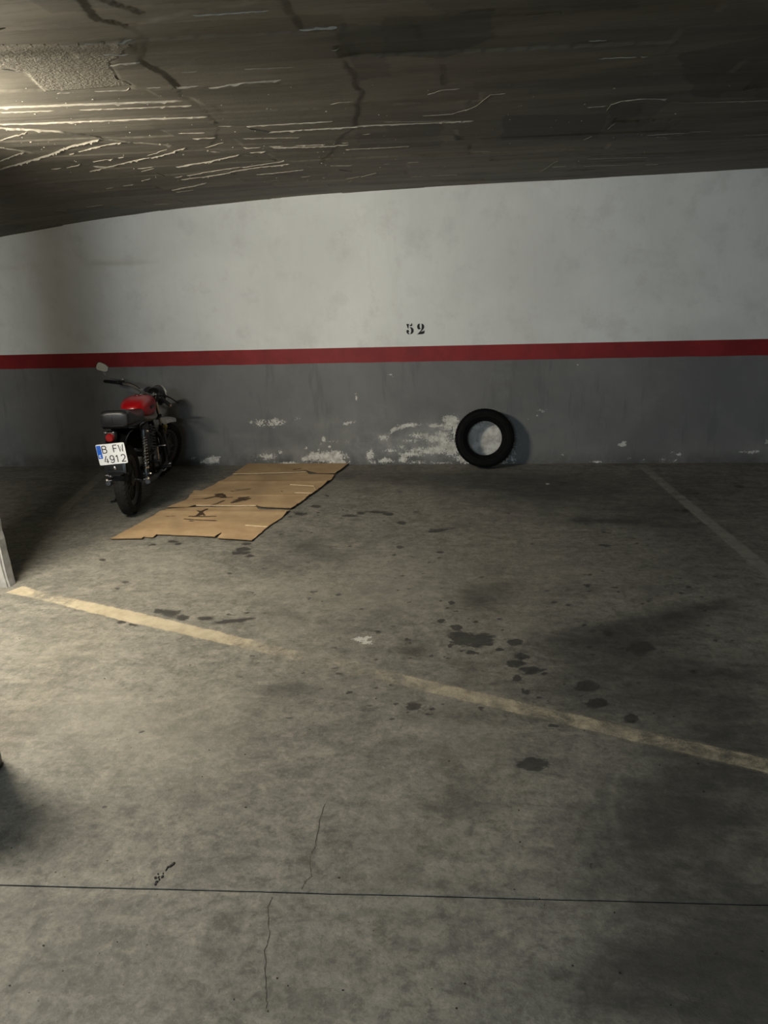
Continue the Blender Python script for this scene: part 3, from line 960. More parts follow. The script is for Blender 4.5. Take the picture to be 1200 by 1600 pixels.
for a in [([(-80, 168), (0, 166), (285, 155)], .016, .014, 0, .3), ([(-80, 177), (0, 174), (150, 169), (300, 163)], .009, .008, .25, .5), ([(-80, 195), (0, 191), (170, 185), (323, 179)], .013, .011, .05, .4),
          ([(-40, 41), (48, 38)], .006, .006, .4), ([(98, 67), (145, 64)], .008, .007, .35), ([(183, 62), (206, 60)], .008, .007, .2), ([(160, 82), (200, 79)], .006, .006, .3),
          ([(171, 99), (195, 94), (219, 92)], .010, .009, .2), ([(120, 141), (198, 138), (206, 131)], .007, .007, .25), ([(48, 144), (75, 144), (140, 141)], .005, .006, .5), ([(178, 114), (184, 122)], .008, .008), ([(0, 104), (22, 106)], .007, .007),
          ([(300, 21), (420, 13)], .006, .006, .3), ([(468, 46), (526, 43)], .008, .007, .1), ([(480, 77), (530, 74)], .006, .006, .4), ([(258, 112), (370, 107), (480, 102)], .006, .006, .35), ([(325, 134), (385, 127), (440, 123)], .010, .008, .1), ([(448, 124), (482, 122)], .008, .007, .2),
          ([(276, 134), (310, 132)], .008, .007, .3), ([(228, 133), (250, 132)], .007, .007), ([(385, 195), (520, 187)], .010, .008, .05), ([(388, 197), (420, 203), (540, 196), (600, 193), (740, 187)], .013, .010, .08), ([(380, 215), (468, 213)], .006, .006, .15), ([(420, 227), (545, 222)], .008, .007, .1), ([(425, 228.5), (490, 227), (545, 225)], .012, .009, .08),
          ([(540, 233), (605, 230), (640, 228)], .006, .006, .1), ([(380, 230), (407, 228)], .007, .007), ([(390, 237), (415, 235)], .010, .008, .1), ([(515, 162), (530, 159), (552, 158)], .006, .006, .3), ([(340, 195), (370, 195)], .006, .006, .3),
          ([(300, 214), (345, 212)], .009, .008, .35), ([(565, 210), (580, 209)], .007, .007), ([(500, 258), (550, 258)], .008, .007, .3), ([(270, 205), (345, 203)], .006, .006, .4), ([(100, 188), (140, 187)], .005, .006, .4),
          ([(820, 25), (877, 21)], .008, .007, .15), ([(918, 66), (966, 64)], .006, .006, .3), ([(935, 89), (970, 87), (1032, 86)], .008, .007, .25), ([(668, 147), (690, 140), (718, 138)], .008, .006, .1), ([(600, 189), (740, 187)], .005, .006, .1),
          ([(660, 180), (705, 177), (735, 168), (745, 163), (766, 148), (790, 146)], .007, .007, .15), ([(838, 172), (948, 165)], .007, .006, .25), ([(947, 173), (955, 162), (970, 157), (1000, 153), (1055, 153)], .011, .009, .02), ([(1060, 158), (1100, 159), (1200, 156), (1280, 153)], .010, .008, .05),
          ([(1010, 211), (1050, 208), (1112, 206)], .006, .006, .2), ([(1152, 212), (1220, 210)], .006, .006, .1), ([(895, 248), (950, 246), (1050, 244)], .007, .006, .3), ([(843, 270), (855, 262), (872, 250)], .009, .008, .2), ([(862, 261), (885, 260)], .008, .008, .1), ([(903, 259), (982, 257)], .008, .007, .15), ([(1008, 257), (1029, 256)], .009, .007),
          ([(600, 229.5), (637, 228)], .008, .007, .1), ([(735, 238), (766, 237)], .007, .007, .1), ([(600, 256), (655, 252)], .006, .006, .15), ([(625, 277), (720, 273)], .007, .006, .4), ([(730, 212), (745, 209)], .007, .007), ([(912, 218), (925, 212)], .008, .008), ([(950, 200), (960, 192)], .006, .006), ([(960, 215), (1040, 213)], .005, .005, .4),
          # fold between the two soffits
          ([(-60, 192), (0, 197), (50, 199), (95, 202), (133, 209)], .018, .016, 0, .35), ([(140, 211), (165, 216), (205, 221)], .016, .014, .1, .4), ([(208, 222), (240, 225), (270, 228)], .018, .015, .08, .35), ([(275, 229), (300, 234), (345, 237)], .012, .011, .25, .5), ([(350, 238), (400, 244), (440, 251), (490, 258), (560, 270)], .009, .010, .35, .5),
          # skewed boards of the ramp soffit
          ([(-30, 272), (0, 264), (80, 241), (120, 226), (166, 214)], .020, .016, 0, .35), ([(108, 242), (150, 231), (190, 222)], .012, .010, .05), ([(145, 254), (170, 249), (194, 244)], .008, .007, .2), ([(140, 268), (165, 262), (240, 245), (290, 232)], .012, .010, .12), ([(-20, 226), (0, 220), (42, 206)], .010, .008, .1), ([(-20, 257), (0, 251), (38, 237)], .012, .010, .05),
          ([(-40, 227), (0, 229), (35, 235), (55, 240)], .012, .010, .15), ([(275, 260), (320, 254), (374, 243)], .014, .012, 0, .4), ([(273, 276), (370, 262), (450, 250)], .009, .008, .08), ([(283, 281), (310, 277), (380, 265), (452, 255)], .013, .010, .06), ([(268, 297), (300, 292), (323, 286)], .016, .014, .0, .4), ([(275, 300), (310, 296)], .006, .006, .3),
          ([(400, 273), (440, 269), (482, 264)], .009, .008, .15), ([(398, 284), (425, 283), (458, 278)], .008, .007, .2), ([(470, 276), (485, 274)], .006, .006), ([(540, 280), (565, 275), (588, 269)], .008, .007, .08), ([(500, 278), (508, 277)], .009, .008), ([(545, 284), (549, 281)], .008, .008),
          ([(104, 263), (125, 257)], .009, .008, .1), ([(165, 295), (190, 291), (216, 287)], .008, .007, .35), ([(85, 336), (105, 330)], .007, .008, .1), ([(110, 329), (160, 320)], .006, .006, .3), ([(220, 267), (240, 262)], .008, .007, .1), ([(215, 263), (250, 259)], .008, .007, .2), ([(80, 265), (105, 262)], .008, .007, .3), ([(220, 282), (235, 278)], .009, .009), ([(145, 260), (178, 262)], .012, .012, .2), ([(243, 270), (258, 274)], .012, .012, .2),
          ([(190, 325), (210, 320), (300, 316)], .006, .006, .5), ([(380, 318), (440, 308)], .004, .004, .5), ([(230, 242), (262, 234)], .007, .006, .2), ([(320, 230), (350, 222)], .006, .006, .3)]:
    add_fin(*a)
for _ in range(190):
    px = rng.uniform(-20, 620) if rng.random() < .75 else rng.uniform(600, 1200)
    py = rng.uniform(130, 285)
    if py > 262 - (px - 1200) * .055 - 8:
        continue
    p = ceil_at(px, py); s = rng.uniform(.0012, .0042)
    fin.box((p.x, p.y, cz_at(p.x, p.y) - s * .2), (s * rng.uniform(1, 3), s, s * 1.6))
fin.build('cement_ridges', FIN_M, ceiling, 30, None, 'stuff')

# ------------------------------------------------------------------ column at the left
cm = bpy.data.meshes.new('column')
bm = bmesh.new()
bmesh.ops.create_cube(bm, size=1)
for q in bm.verts:
    q.co = Vector((q.co.x * 0.64, q.co.y * 0.085, q.co.z * 2.75))
bmesh.ops.bevel(bm, geom=[e for e in bm.edges if abs(e.verts[0].co.z - e.verts[1].co.z) > 1], offset=.012, segments=2, affect='EDGES')
bmesh.ops.subdivide_edges(bm, edges=[e for e in bm.edges if abs(e.verts[0].co.z - e.verts[1].co.z) > 1], cuts=110, use_grid_fill=True)
bmesh.ops.translate(bm, verts=bm.verts[:], vec=(-3.328, 4.042 + 0.0425, 1.355))
for q in bm.verts:
    k = fbm(np.array([q.co.z * 14 + q.co.x * 20]), np.array([q.co.y * 20 + q.co.z * 3]), 3)[0] - .5
    ctr = Vector((-3.328, 4.0845, q.co.z))
    q.co += (q.co - ctr).normalized() * k * 0.011
    if q.co.z < 0.36:
        q.co.x += 0.024 * (1 - max(q.co.z, 0) / 0.36) * (1 if q.co.x > -3.328 else -1)
bm.to_mesh(cm); bm.free()
cm.materials.append(COLUMN_M)
column = bpy.data.objects.new('column', cm)
COL.objects.link(column)
column['kind'] = 'structure'
column['label'] = 'rough pale plastered column at the left edge'

# ------------------------------------------------------------------ lamps (out of view)
def tube_lamp(loc, ang, length, col, strength, label, ztop):
    M = Matrix.Translation(loc) @ Matrix.Rotation(ang, 4, 'Z')
    t = thing('fluorescent_lamp', label, 'lamp', M)
    b = MB(); b.box((0, 0, ztop - loc[2] - .03), (length + .06, .06, .05), None, .008)
    b.build('housing', LAMPBODY_M, t)
    for s in (-1, 1):
        b = MB(); b.box((s * (length / 2 + .015), 0, 0.02), (.025, .035, .07), None, .004)
        b.build('socket', LAMPBODY_M, t)
        b = MB(); b.tube([(s * (length / 2 + .015), 0, .05), (s * (length / 2 + .015), 0, ztop - loc[2] + 0.0)], .006, 8)
        b.build('hanger_rod', ALLOY_M, t)
    b = MB(); b.tube([(-length / 2, 0, 0), (length / 2, 0, 0)], .016, 14)
    b.build('tube', emit('lit_tube', col, strength), t)
    return t


tube_lamp((-3.04, 3.02, 2.22), math.radians(4), 0.95, (1.0, 0.915, 0.76), WARM_STRENGTH, 'warm lit fluorescent tube hanging left of the bay', ZC)
tube_lamp((-1.0, -3.2, 2.40), math.radians(0), 1.5, (0.72, 0.88, 1.0), COOL_STRENGTH, 'cool lit fluorescent tube hanging behind the viewpoint', ZC)

# ------------------------------------------------------------------ car tyre leaning on the wall
TR, TW, TL = 0.286, 0.185, math.radians(11)
# rotation about x leans the top towards the wall
ty_c = D - 0.012 - (TW / 2 * math.cos(TL) + TR * math.sin(TL))
tz_c = TR * math.cos(TL) + TW / 2 * math.sin(TL) - 0.004
TX = wall_at(757, 690, ty_c).x
TM = Matrix.Translation((TX, ty_c, tz_c)) @ Matrix.Rotation(math.radians(0), 4, 'Z') @ Matrix.Rotation(-TL, 4, 'X')
tyre = thing('car_tyre', 'worn black car tyre without a rim leaning against the grey wall', 'tyre', TM)
hw = TW / 2
b = MB()
side = [(0.50, .172), (0.62, .170), (0.72, .178), (0.86, .195), (0.93, .205), (0.945, .206), (0.96, .212), (1.0, .232), (0.985, .250), (0.93, .268)]
prof = [(-o * hw, r) for o, r in side] + [(-.80 * hw, .278), (.80 * hw, .278)] + [(o * hw, r) for o, r in reversed(side)] + [(.62 * hw, .190), (.75 * hw, .225), (.60 * hw, .258), (0, .266), (-.60 * hw, .258), (-.75 * hw, .225), (-.62 * hw, .190)]
b.lathe(prof, n=72, closed=True)
b.build('casing', RUBBER_M, tyre, 40)
b = MB()
for k in range(4):
    o0 = -.80 * hw + k * .41 * hw
    b.lathe([(o0, .276), (o0 + .02 * hw, TR if k in (1, 2) else TR - .002), (o0 + .33 * hw, TR if k in (1, 2) else TR - .002), (o0 + .35 * hw, .276)], n=72)
for s in (-1, 1):
    for k in range(60):
        a = 2 * math.pi * k / 60
        Mx = Matrix.Rotation(a, 4, 'Y') @ Matrix.Translation((0, s * .90 * hw, .2765)) @ Matrix.Rotation(s * -.75, 4, 'X')
        b.box((0, 0, 0), (.020, .022, .007), Mx)
b.build('tread', RUBBER_M, tyre, 30)
b = MB()
for s in (-1, 1):
    b.lathe([(s * hw * .955, .2065), (s * hw * 1.0, .2085), (s * hw * .985, .2115)], n=72)
    b.lathe([(s * hw * 1.0, .228), (s * hw * 1.025, .232), (s * hw * 1.0, .236)], n=72)
b.build('sidewall_rib', RUBBER_M, tyre, 40)
b = MB()
b.lathe([(-.70 * hw, .1705), (-.56 * hw, .1690), (-.44 * hw, .1745)], n=60)
b.lathe([(.70 * hw, .1705), (.56 * hw, .1690), (.44 * hw, .1745)], n=60)
b.build('bead', RUBBER_M, tyre, 40)

# ------------------------------------------------------------------ flattened cardboard
card = thing('flattened_cardboard_box', 'flattened brown cardboard box with dark smears lying beside the motorcycle', 'cardboard')


def card_panel(outline, zf, name, label, soil, haze, strokes=()):
    """outline in photo pixels; zf(u) height over the floor; edges follow the outline"""
    P = [floor_at(*p) for p in outline]
    poly = [(p.x, p.y) for p in P]
    # resample outline with ragged edge
    pts = []
    for i, a in enumerate(poly):
        bq = poly[(i + 1) % len(poly)]
        L = math.hypot(bq[0] - a[0], bq[1] - a[1])
        k = max(1, int(L / 0.03))
        for q in range(k):
            t = q / k
            j = 0.0025 if q else 0
            pts.append((a[0] + (bq[0] - a[0]) * t + rng.normal(0, 1) * j, a[1] + (bq[1] - a[1]) * t + rng.normal(0, 1) * j))
    bm = bmesh.new()
    vs = [bm.verts.new((x, y, 0)) for x, y in pts]
    f = bm.faces.new(vs)
    bmesh.ops.triangulate(bm, faces=[f])
    # cut along a grid so that the sheet can warp
    xa, xb = min(p[0] for p in pts), max(p[0] for p in pts)
    ya, yb = min(p[1] for p in pts), max(p[1] for p in pts)
    for x in np.arange(xa + .014, xb, .014):
        bmesh.ops.bisect_plane(bm, geom=bm.verts[:] + bm.edges[:] + bm.faces[:], plane_co=(x, 0, 0), plane_no=(1, 0, 0))
    for y in np.arange(ya + .014, yb, .014):
        bmesh.ops.bisect_plane(bm, geom=bm.verts[:] + bm.edges[:] + bm.faces[:], plane_co=(0, y, 0), plane_no=(0, 1, 0))
    bmesh.ops.recalc_face_normals(bm, faces=bm.faces[:])
    if sum(fc.normal.z for fc in bm.faces) < 0:
        bmesh.ops.reverse_faces(bm, faces=bm.faces[:])
    X = np.array([q.co.x for q in bm.verts]); Y = np.array([q.co.y for q in bm.verts])
    Z = zf(X, Y)
    for q, z in zip(bm.verts, Z):
        q.co.z = z
    top = bm.faces[:]
    # thickness
    r = bmesh.ops.extrude_face_region(bm, geom=top)
    for q in [g for g in r['geom'] if isinstance(g, bmesh.types.BMVert)]:
        q.co.z += 0.005
    bmesh.ops.recalc_face_normals(bm, faces=bm.faces[:])
    me = bpy.data.meshes.new(name)
    bm.to_mesh(me); bm.free()
    me.materials.append(CARD_M); me.materials.append(CARD_EDGE_M)
    for pl in me.polygons:
        pl.use_smooth = abs(pl.normal.z) > .5
        pl.material_index = 0 if abs(pl.normal.z) > .4 else 1
    co = np.zeros(len(me.vertices) * 3); me.vertices.foreach_get('co', co)
    co = co.reshape(-1, 3)
    F = Field(co[:, 0], co[:, 1], floor_at, (0, 1))
    for a in soil:
        F.blob(*a)
    for pts_, r_ in strokes:
        F.stroke(pts_, r_, 1.0)
    G = Field(co[:, 0], co[:, 1], floor_at, (0, 1))
    for a in haze:
        G.soft(*a)
    for nm, fl in (('soil', F.f), ('haze', G.f)):
        at = me.attributes.new(nm, 'FLOAT', 'POINT')
        at.data.foreach_set('value', fl.astype(np.float32))
    o = bpy.data.objects.new(name, me)
    COL.objects.link(o)
    o.parent = card
    if label:
        o['label'] = label
    return o


def c3(x, y):
    return (160 + x / 3.0, 710 + y / 3.0)


front = [c3(*p) for p in [(35, 403), (300, 261), (440, 252), (725, 252), (735, 263), (880, 267), (838, 305), (798, 330), (768, 352), (738, 378), (700, 411), (540, 401), (546, 390), (560, 374), (527, 394), (420, 388), (330, 385), (256, 381), (240, 395), (196, 391), (186, 401), (110, 402)]]
middle = [c3(*p) for p in [(305, 256), (345, 240), (396, 220), (430, 176), (466, 177), (520, 150), (610, 106), (830, 99), (960, 88), (970, 98), (1090, 100), (1076, 122), (1040, 148), (1003, 178), (972, 198), (930, 232), (882, 262), (738, 252), (720, 246), (435, 246), (400, 256)]]
back = [c3(*p) for p in [(612, 98), (645, 76), (692, 46), (900, 48), (1152, 50), (1130, 70), (1110, 84), (1092, 96), (1010, 95), (955, 82), (820, 93)]]


def zfront(X, Y):
    e = np.clip((5.05 - Y) / 0.12, 0, 1)
    return 0.003 + 0.012 * e * (0.4 + fbm(X * 5, Y * 5, 2)) + 0.008 * fbm(X * 3 + 9, Y * 3, 3) + 0.010 * np.exp(-((Y - 5.72) / .05) ** 2)


def zmid(X, Y):
    return 0.006 + 0.012 * fbm(X * 2.2 + 3, Y * 3, 3) + 0.010 * np.exp(-((Y - 6.75) / .05) ** 2) + 0.010 * np.exp(-((Y - 5.77) / .05) ** 2) + .007 * np.exp(-((Y - 6.25) / .015) ** 2)


def zback(X, Y):
    return 0.008 + 0.012 * fbm(X * 2.2 + 13, Y * 3, 3) + 0.012 * np.exp(-((Y - 6.85) / .05) ** 2)


L3 = lambda *p: [c3(*q) for q in p]
card_panel(front, zfront, 'panel', 'nearest cardboard panel with torn front edge', [c3(418, 318) + (5, .9), c3(460, 290) + (7, 1.6, .8, -.3)],
           [c3(350, 340) + (14, 12, .6, .9), c3(600, 290) + (30, 10, .25), c3(690, 320) + (30, 6, .2)],
           [(L3((408, 297), (470, 298), (530, 296)), .016), (L3((385, 309), (450, 313), (535, 317)), .014), (L3((490, 262), (470, 278), (440, 296)), .020), (L3((445, 274), (470, 284), (480, 292)), .012), (L3((300, 298), (345, 294)), .010)])
card_panel(middle, zmid, 'panel', 'long middle cardboard panel with brown smears', [c3(650, 222) + (16, 4.5, .85, -.15), c3(545, 200) + (10, 2.4, .8), c3(842, 180) + (1.5, 1)],
           [c3(740, 160) + (20, 12, .6, -.7), c3(790, 120) + (18, 8, .5), c3(700, 200) + (24, 10, .4), c3(580, 170) + (40, 6, .3), c3(560, 225) + (40, 8, .35), c3(860, 140) + (20, 6, .25)],
           [(L3((485, 216), (530, 206), (580, 210)), .024), (L3((530, 196), (560, 192), (575, 206)), .018), (L3((570, 226), (540, 240), (500, 250)), .018), (L3((560, 211), (610, 210)), .014), (L3((610, 236), (650, 226), (690, 216)), .024), (L3((640, 214), (685, 209)), .018), (L3((425, 218), (480, 216)), .010), (L3((608, 181), (650, 176), (690, 172)), .016), (L3((620, 172), (700, 167)), .010)])
card_panel(back, zback, 'panel', 'far cardboard panel reaching the wall', [], [c3(850, 75) + (30, 4, .2)], [(L3((898, 80), (930, 75)), .018)])
# pale torn liner along the creases
KRAFT_M = simple('pale_kraft', (0.60, 0.47, 0.30), .85, 0, .2)
for pts in ([(612, 101), (720, 99), (880, 94), (958, 90)], [(880, 152), (990, 158)], [(900, 188), (985, 192)], [(440, 250), (640, 252), (722, 250)], [(670, 341), (772, 347)], [(990, 155), (1000, 175)]):
    P = [floor_at(*c3(*p)) for p in pts]
    v, f = [], []
    Q = []
    for a, bq in zip(P[:-1], P[1:]):
        for i in range(8):
            Q.append(a.lerp(bq, i / 8))
    Q.append(P[-1])
    for i, p in enumerate(Q):
        z = float((zfront if p.y < 5.74 else (zmid if p.y < 6.83 else zback))(np.array([p.x]), np.array([p.y]))[0]) + .0055
        hh = 0.006 * (0.3 + rng.random())
        v += [(p.x, p.y - hh, z), (p.x, p.y, z + .006), (p.x, p.y + hh, z)]
        if i:
            f += [(3 * i - 3, 3 * i, 3 * i + 1, 3 * i - 2), (3 * i - 2, 3 * i + 1, 3 * i + 2, 3 * i - 1)]
    cr = MB(); cr.add(v, f)
    cr.build('torn_crease', KRAFT_M, card, 0, 'pale raised crease')

# ------------------------------------------------------------------ motorcycle
HD, LEAN = math.radians(13.6), math.radians(-0.5)
hx = Vector((-math.sin(HD), math.cos(HD), 0)); lx = Vector((-math.cos(HD), -math.sin(HD), 0)); zx = Vector((0, 0, 1))
zz = zx * math.cos(LEAN) + lx * math.sin(LEAN); ll = lx * math.cos(LEAN) - zx * math.sin(LEAN)
BM = Matrix((hx, ll, zz)).transposed().to_4x4()
BM.translation = Vector((-2.962, 5.70, 0.0))
bike = thing('motorcycle', 'parked motorcycle with red tank, black seat and white number plate', 'motorcycle', BM)
# local frame: x forward, y left, z up; rear tyre touches the ground at the origin
RAKE, STEER = math.radians(27), math.radians(-34)
AX_C = Vector((1.32, 0, 0.285))
AX_D = Vector((-math.sin(RAKE), 0, math.cos(RAKE)))
SM = Matrix.Translation(AX_C) @ Matrix.Rotation(STEER, 4, AX_D) @ Matrix.Translation(-AX_C)


def wheel(name, ctr, R, tw, rimr, M, lab):
    wp = part(name, bike)
    c = Vector(ctr)
    k = tw / 2
    b = MB()
    pr = [(-.62 * k, rimr - .004), (-.80 * k, rimr + .012), (-1.0 * k, rimr + .35 * (R - rimr)), (-.96 * k, rimr + .62 * (R - rimr)), (-.78 * k, R - .022), (-.42 * k, R - .006), (0, R), (.42 * k, R - .006), (.78 * k, R - .022), (.96 * k, rimr + .62 * (R - rimr)), (1.0 * k, rimr + .35 * (R - rimr)), (.80 * k, rimr + .012), (.62 * k, rimr - .004)]
    b.lathe(pr, c, (0, 1, 0), 64, M, True)
    b.build('tyre', BRUBBER_M, wp, 50)
    b = MB()
    for q in range(44):
        for s in (-1, 1):
            a = 2 * math.pi * (q + (.5 if s > 0 else 0)) / 44
            Mx = Matrix.Translation(c) @ Matrix.Rotation(a, 4, 'Y') @ Matrix.Translation((0, s * .40 * k, R - .0096)) @ Matrix.Rotation(s * -.28, 4, 'X') @ Matrix.Rotation(s * .35, 4, 'Z')
            b.box((0, 0, 0), (R * .105, k * .55, .010), (M @ Mx) if M is not None else Mx)
    b.build('tread_blocks', BRUBBER_M, wp, 0, None, 'stuff')
    b = MB()
    b.lathe([(-.66 * k, rimr + .004), (-.70 * k, rimr - .012), (-.52 * k, rimr - .020), (-.40 * k, rimr - .034), (.40 * k, rimr - .034), (.52 * k, rimr - .020), (.70 * k, rimr - .012), (.66 * k, rimr + .004)], c, (0, 1, 0), 64, M)
    b.build('rim', WHEEL_M, wp, 40, 'dull grey cast rim')
    b = MB()
    b.lathe([(-.055, .0), (-.055, .022), (-.045, .030), (-.040, .052), (.040, .052), (.045, .030), (.055, .022), (.055, 0)], c, (0, 1, 0), 24, M)
    b.build('hub', WHEEL_M, wp, 40)
    for q in range(5):
        a = 2 * math.pi * q / 5 + .3
        b = MB()
        Mx = Matrix.Translation(c) @ Matrix.Rotation(a, 4, 'Y')
        L = rimr - .030
        for s in (-1, 1):
            b.loft([[(s * .020 - .010, -.020, .045), (s * .020 + .010, -.020, .045), (s * .020 + .010, .020, .045), (s * .020 - .010, .020, .045)],
                    [(s * .034 - .009, -.014, L), (s * .034 + .009, -.014, L), (s * .034 + .009, .014, L), (s * .034 - .009, .014, L)]], (M @ Mx) if M is not None else Mx)
        b.build('spoke', WHEEL_M, wp, 30)
    return wp


RR, FR = 0.292, 0.285
rw = wheel('rear_wheel', (0, 0, RR), RR, .108, .205, None, '')
b = MB(); b.lathe([(.060, .02), (.060, .085), (.066, .092), (.074, .092), (.078, .085), (.078, .02)], (0, 0, RR), (0, 1, 0), 36)
b.build('sprocket', ALLOY_M, rw, 30)
b = MB(); b.tube([(0, -.175, RR), (0, .175, RR)], .009, 10)
for s in (-1, 1):
    b.tube([(0, s * .158, RR), (0, s * .172, RR)], .017, 6)
b.build('axle', CHROME_M, rw, 30, 'bright axle nut')
fwp = wheel('front_wheel', (1.36, 0, FR), FR, .086, .215, SM, '')
b = MB(); b.lathe([(-.060, .02), (-.062, .062), (-.068, .060), (-.070, .02)], (1.36, 0, FR), (0, 1, 0), 40, SM, True)
b.build('brake_drum', ALLOY_M, fwp, 30)
b = MB(); b.tube([(1.36, -.095, FR), (1.36, .095, FR)], .009, 10, SM)
b.build('axle', CHROME_M, fwp, 30)

# frame tubes
b = MB()
hd0, hd1 = AX_C + AX_D * .42, AX_C + AX_D * .60
b.tube([hd0, hd1], .028, 12)
b.tube([hd1 - AX_D * .03, Vector((.80, 0, .755)), Vector((.45, 0, .745)), Vector((.30, 0, .70))], .020, 10)
for s in (-1, 1):
    b.tube([hd0 + AX_D * .02, Vector((1.00, s * .05, .55)), Vector((.92, s * .10, .28)), Vector((.80, s * .11, .20)), Vector((.45, s * .11, .20)), Vector((.36, s * .11, .30)), Vector((.34, s * .11, .50)), Vector((.32, s * .10, .70))], .014, 9)
    b.tube([Vector((.42, s * .09, .72)), Vector((.10, s * .105, .74)), Vector((-.20, s * .09, .76))], .013, 9)
    b.tube([Vector((.36, s * .11, .32)), Vector((.22, s * .118, .55)), Vector((.12, s * .11, .73))], .012, 9)
b.tube([(-.20, -.09, .76), (-.215, 0, .762), (-.20, .09, .76)], .013, 9)
b.build('frame', BLACK_M, bike)
# swingarm
b = MB()
for s in (-1, 1):
    b.tube([(.40, s * .075, .30), (.28, s * .095, .295), (.02, s * .110, RR), (-.05, s * .110, RR)], .016, 9)
b.tube([(.40, -.11, .30), (.40, .11, .30)], .018, 10)
b.build('swingarm', BLACK_M, bike)
# twin shocks
for s in (-1, 1):
    sp = part('shock_absorber', bike)
    p0 = Vector((.045, s * .145, .325)); p1 = Vector((.135, s * .140, .665))
    d = (p1 - p0).normalized()
    b = MB(); b.tube([p0 - d * .015, p0 + d * .10], .019, 12); b.tube([p0 + d * .10, p1], .008, 10); b.tube([p1 - d * .05, p1 + d * .012], .024, 12)
    b.tube([p0 + Vector((0, -.025, 0)), p0 + Vector((0, .025, 0))], .016, 10)
    b.build('damper', ALLOY_M, sp)
    b = MB()
    u = d.cross(Vector((0, 1, 0))).normalized(); v2_ = d.cross(u)
    H0, H1, turns = .055, (p1 - p0).length - .03, 11
    pts = []
    for i in range(turns * 14 + 1):
        t = i / (turns * 14)
        a = 2 * math.pi * turns * t
        rr = .022 * (1 - .25 * t)
        pts.append(p0 + d * (H0 + (H1 - H0) * (t ** 0.9)) + (u * math.cos(a) + v2_ * math.sin(a)) * rr)
    b.tube(pts, .0050, 7)
    b.build('coil_spring', CHROME_M, sp, 60, 'chrome coil spring')
    b = MB(); b.lathe([(0, .024), (.006, .027), (.012, .024), (.012, .012), (0, .012)], p0 + d * .045, d, 20, None, True)
    b.build('spring_collar', CHROME_M, sp)
    for q in (p0, p1):
        b = MB(); b.tube([q + Vector((0, s * .02, 0)), q + Vector((0, s * .040, 0))], .011, 6)
        b.build('mounting_bolt', CHROME_M, sp)


def ring(x, zb, zt, hwid, n=28, e=2.6, flat=0.0):
    r = []
    zc_, hz = (zb + zt) / 2, (zt - zb) / 2
    for k in range(n):
        a = 2 * math.pi * k / n
        c, s = math.cos(a), math.sin(a)
        yy = hwid * math.copysign(abs(c) ** (2 / e), c)
        zz_ = hz * math.copysign(abs(s) ** (2 / e), s)
        r.append((x, yy, zc_ + zz_))
    return r


# fuel tank
b = MB()
b.loft([ring(x, z0 - .015, z1 - .022, hw_ * .86, e=2.9) for x, z0, z1, hw_ in ((.395, .775, .845, .030), (.41, .765, .868, .085), (.45, .750, .893, .115), (.52, .735, .912, .138), (.62, .722, .922, .152), (.74, .715, .922, .156), (.84, .720, .912, .145), (.91, .735, .895, .115), (.945, .755, .875, .075), (.955, .775, .855, .035))])
tank = b.build('fuel_tank', RED_M, bike, 60, 'glossy red fuel tank')
b = MB()
b.loft([ring(.43, .713, .763, .086), ring(.52, .690, .747, .121), ring(.62, .672, .737, .134), ring(.74, .662, .733, .138), ring(.84, .664, .735, .128), ring(.90, .690, .750, .101), ring(.935, .715, .775, .069)])
b.build('lower_band', GREY_M, tank, 60, 'grey band along the tank bottom')
b = MB(); b.lathe([(.0, .0), (0, .034), (.010, .036), (.016, .030), (.016, 0)], (.70, 0, .897), (0, 0, 1), 24)
b.build('filler_cap', CHROME_M, tank)
for s in (-1, 1):
    b = MB(); b.box((.66, s * .128, .805), (.16, .010, .030), None, .005)
    b.build('badge', BLACK_M, tank)
# seat
b = MB()
b.loft([[(p[0], p[1] - .016, p[2]) for p in ring(x, z0, z1, hw_, e=e_)] for x, z0, z1, hw_, e_ in ((-.285, .785, .870, .078, 4), (-.278, .768, .890, .100, 4), (-.255, .763, .900, .107, 4), (-.19, .758, .900, .109, 4), (-.12, .752, .885, .110, 3.6), (-.05, .748, .862, .112, 3.4), (.02, .742, .838, .113, 3.2), (.16, .733, .812, .112, 3), (.30, .728, .808, .106, 3), (.40, .735, .820, .088, 3), (.455, .755, .838, .058, 3))])
seat = b.build('seat', VINYL_M, bike, 50, 'black vinyl seat with raised rear')
b = MB(); b.tube([(-.2875, -.004, .79), (-.288, -.004, .835), (-.286, -.004, .868), (-.272, -.004, .892), (-.22, -.004, .901), (-.16, -.004, .895)], .0022, 6)
b.build('seam', BLACK_M, seat)
b = MB()
b.tube([(.40, -.096, .745), (.16, -.121, .748), (-.19, -.122, .770), (-.265, -.114, .776), (-.284, -.09, .780), (-.286, -.016, .781), (-.284, .055, .780), (-.265, .082, .776), (-.19, .092, .770), (.16, .095, .748), (.40, .076, .745)], .006, 8)
b.build('piping', PLASTIC_M, seat)
# side covers
for s in (-1, 1):
    b = MB()
    b.loft([[(.20, s * .105, .50), (.20, s * .125, .50), (.16, s * .125, .70), (.16, s * .105, .70)], [(.32, s * .110, .46), (.32, s * .138, .46), (.32, s * .135, .71), (.32, s * .110, .71)], [(.44, s * .10, .50), (.44, s * .122, .50), (.46, s * .115, .70), (.46, s * .10, .70)]])
    b.build('side_cover', PLASTIC_M, bike)
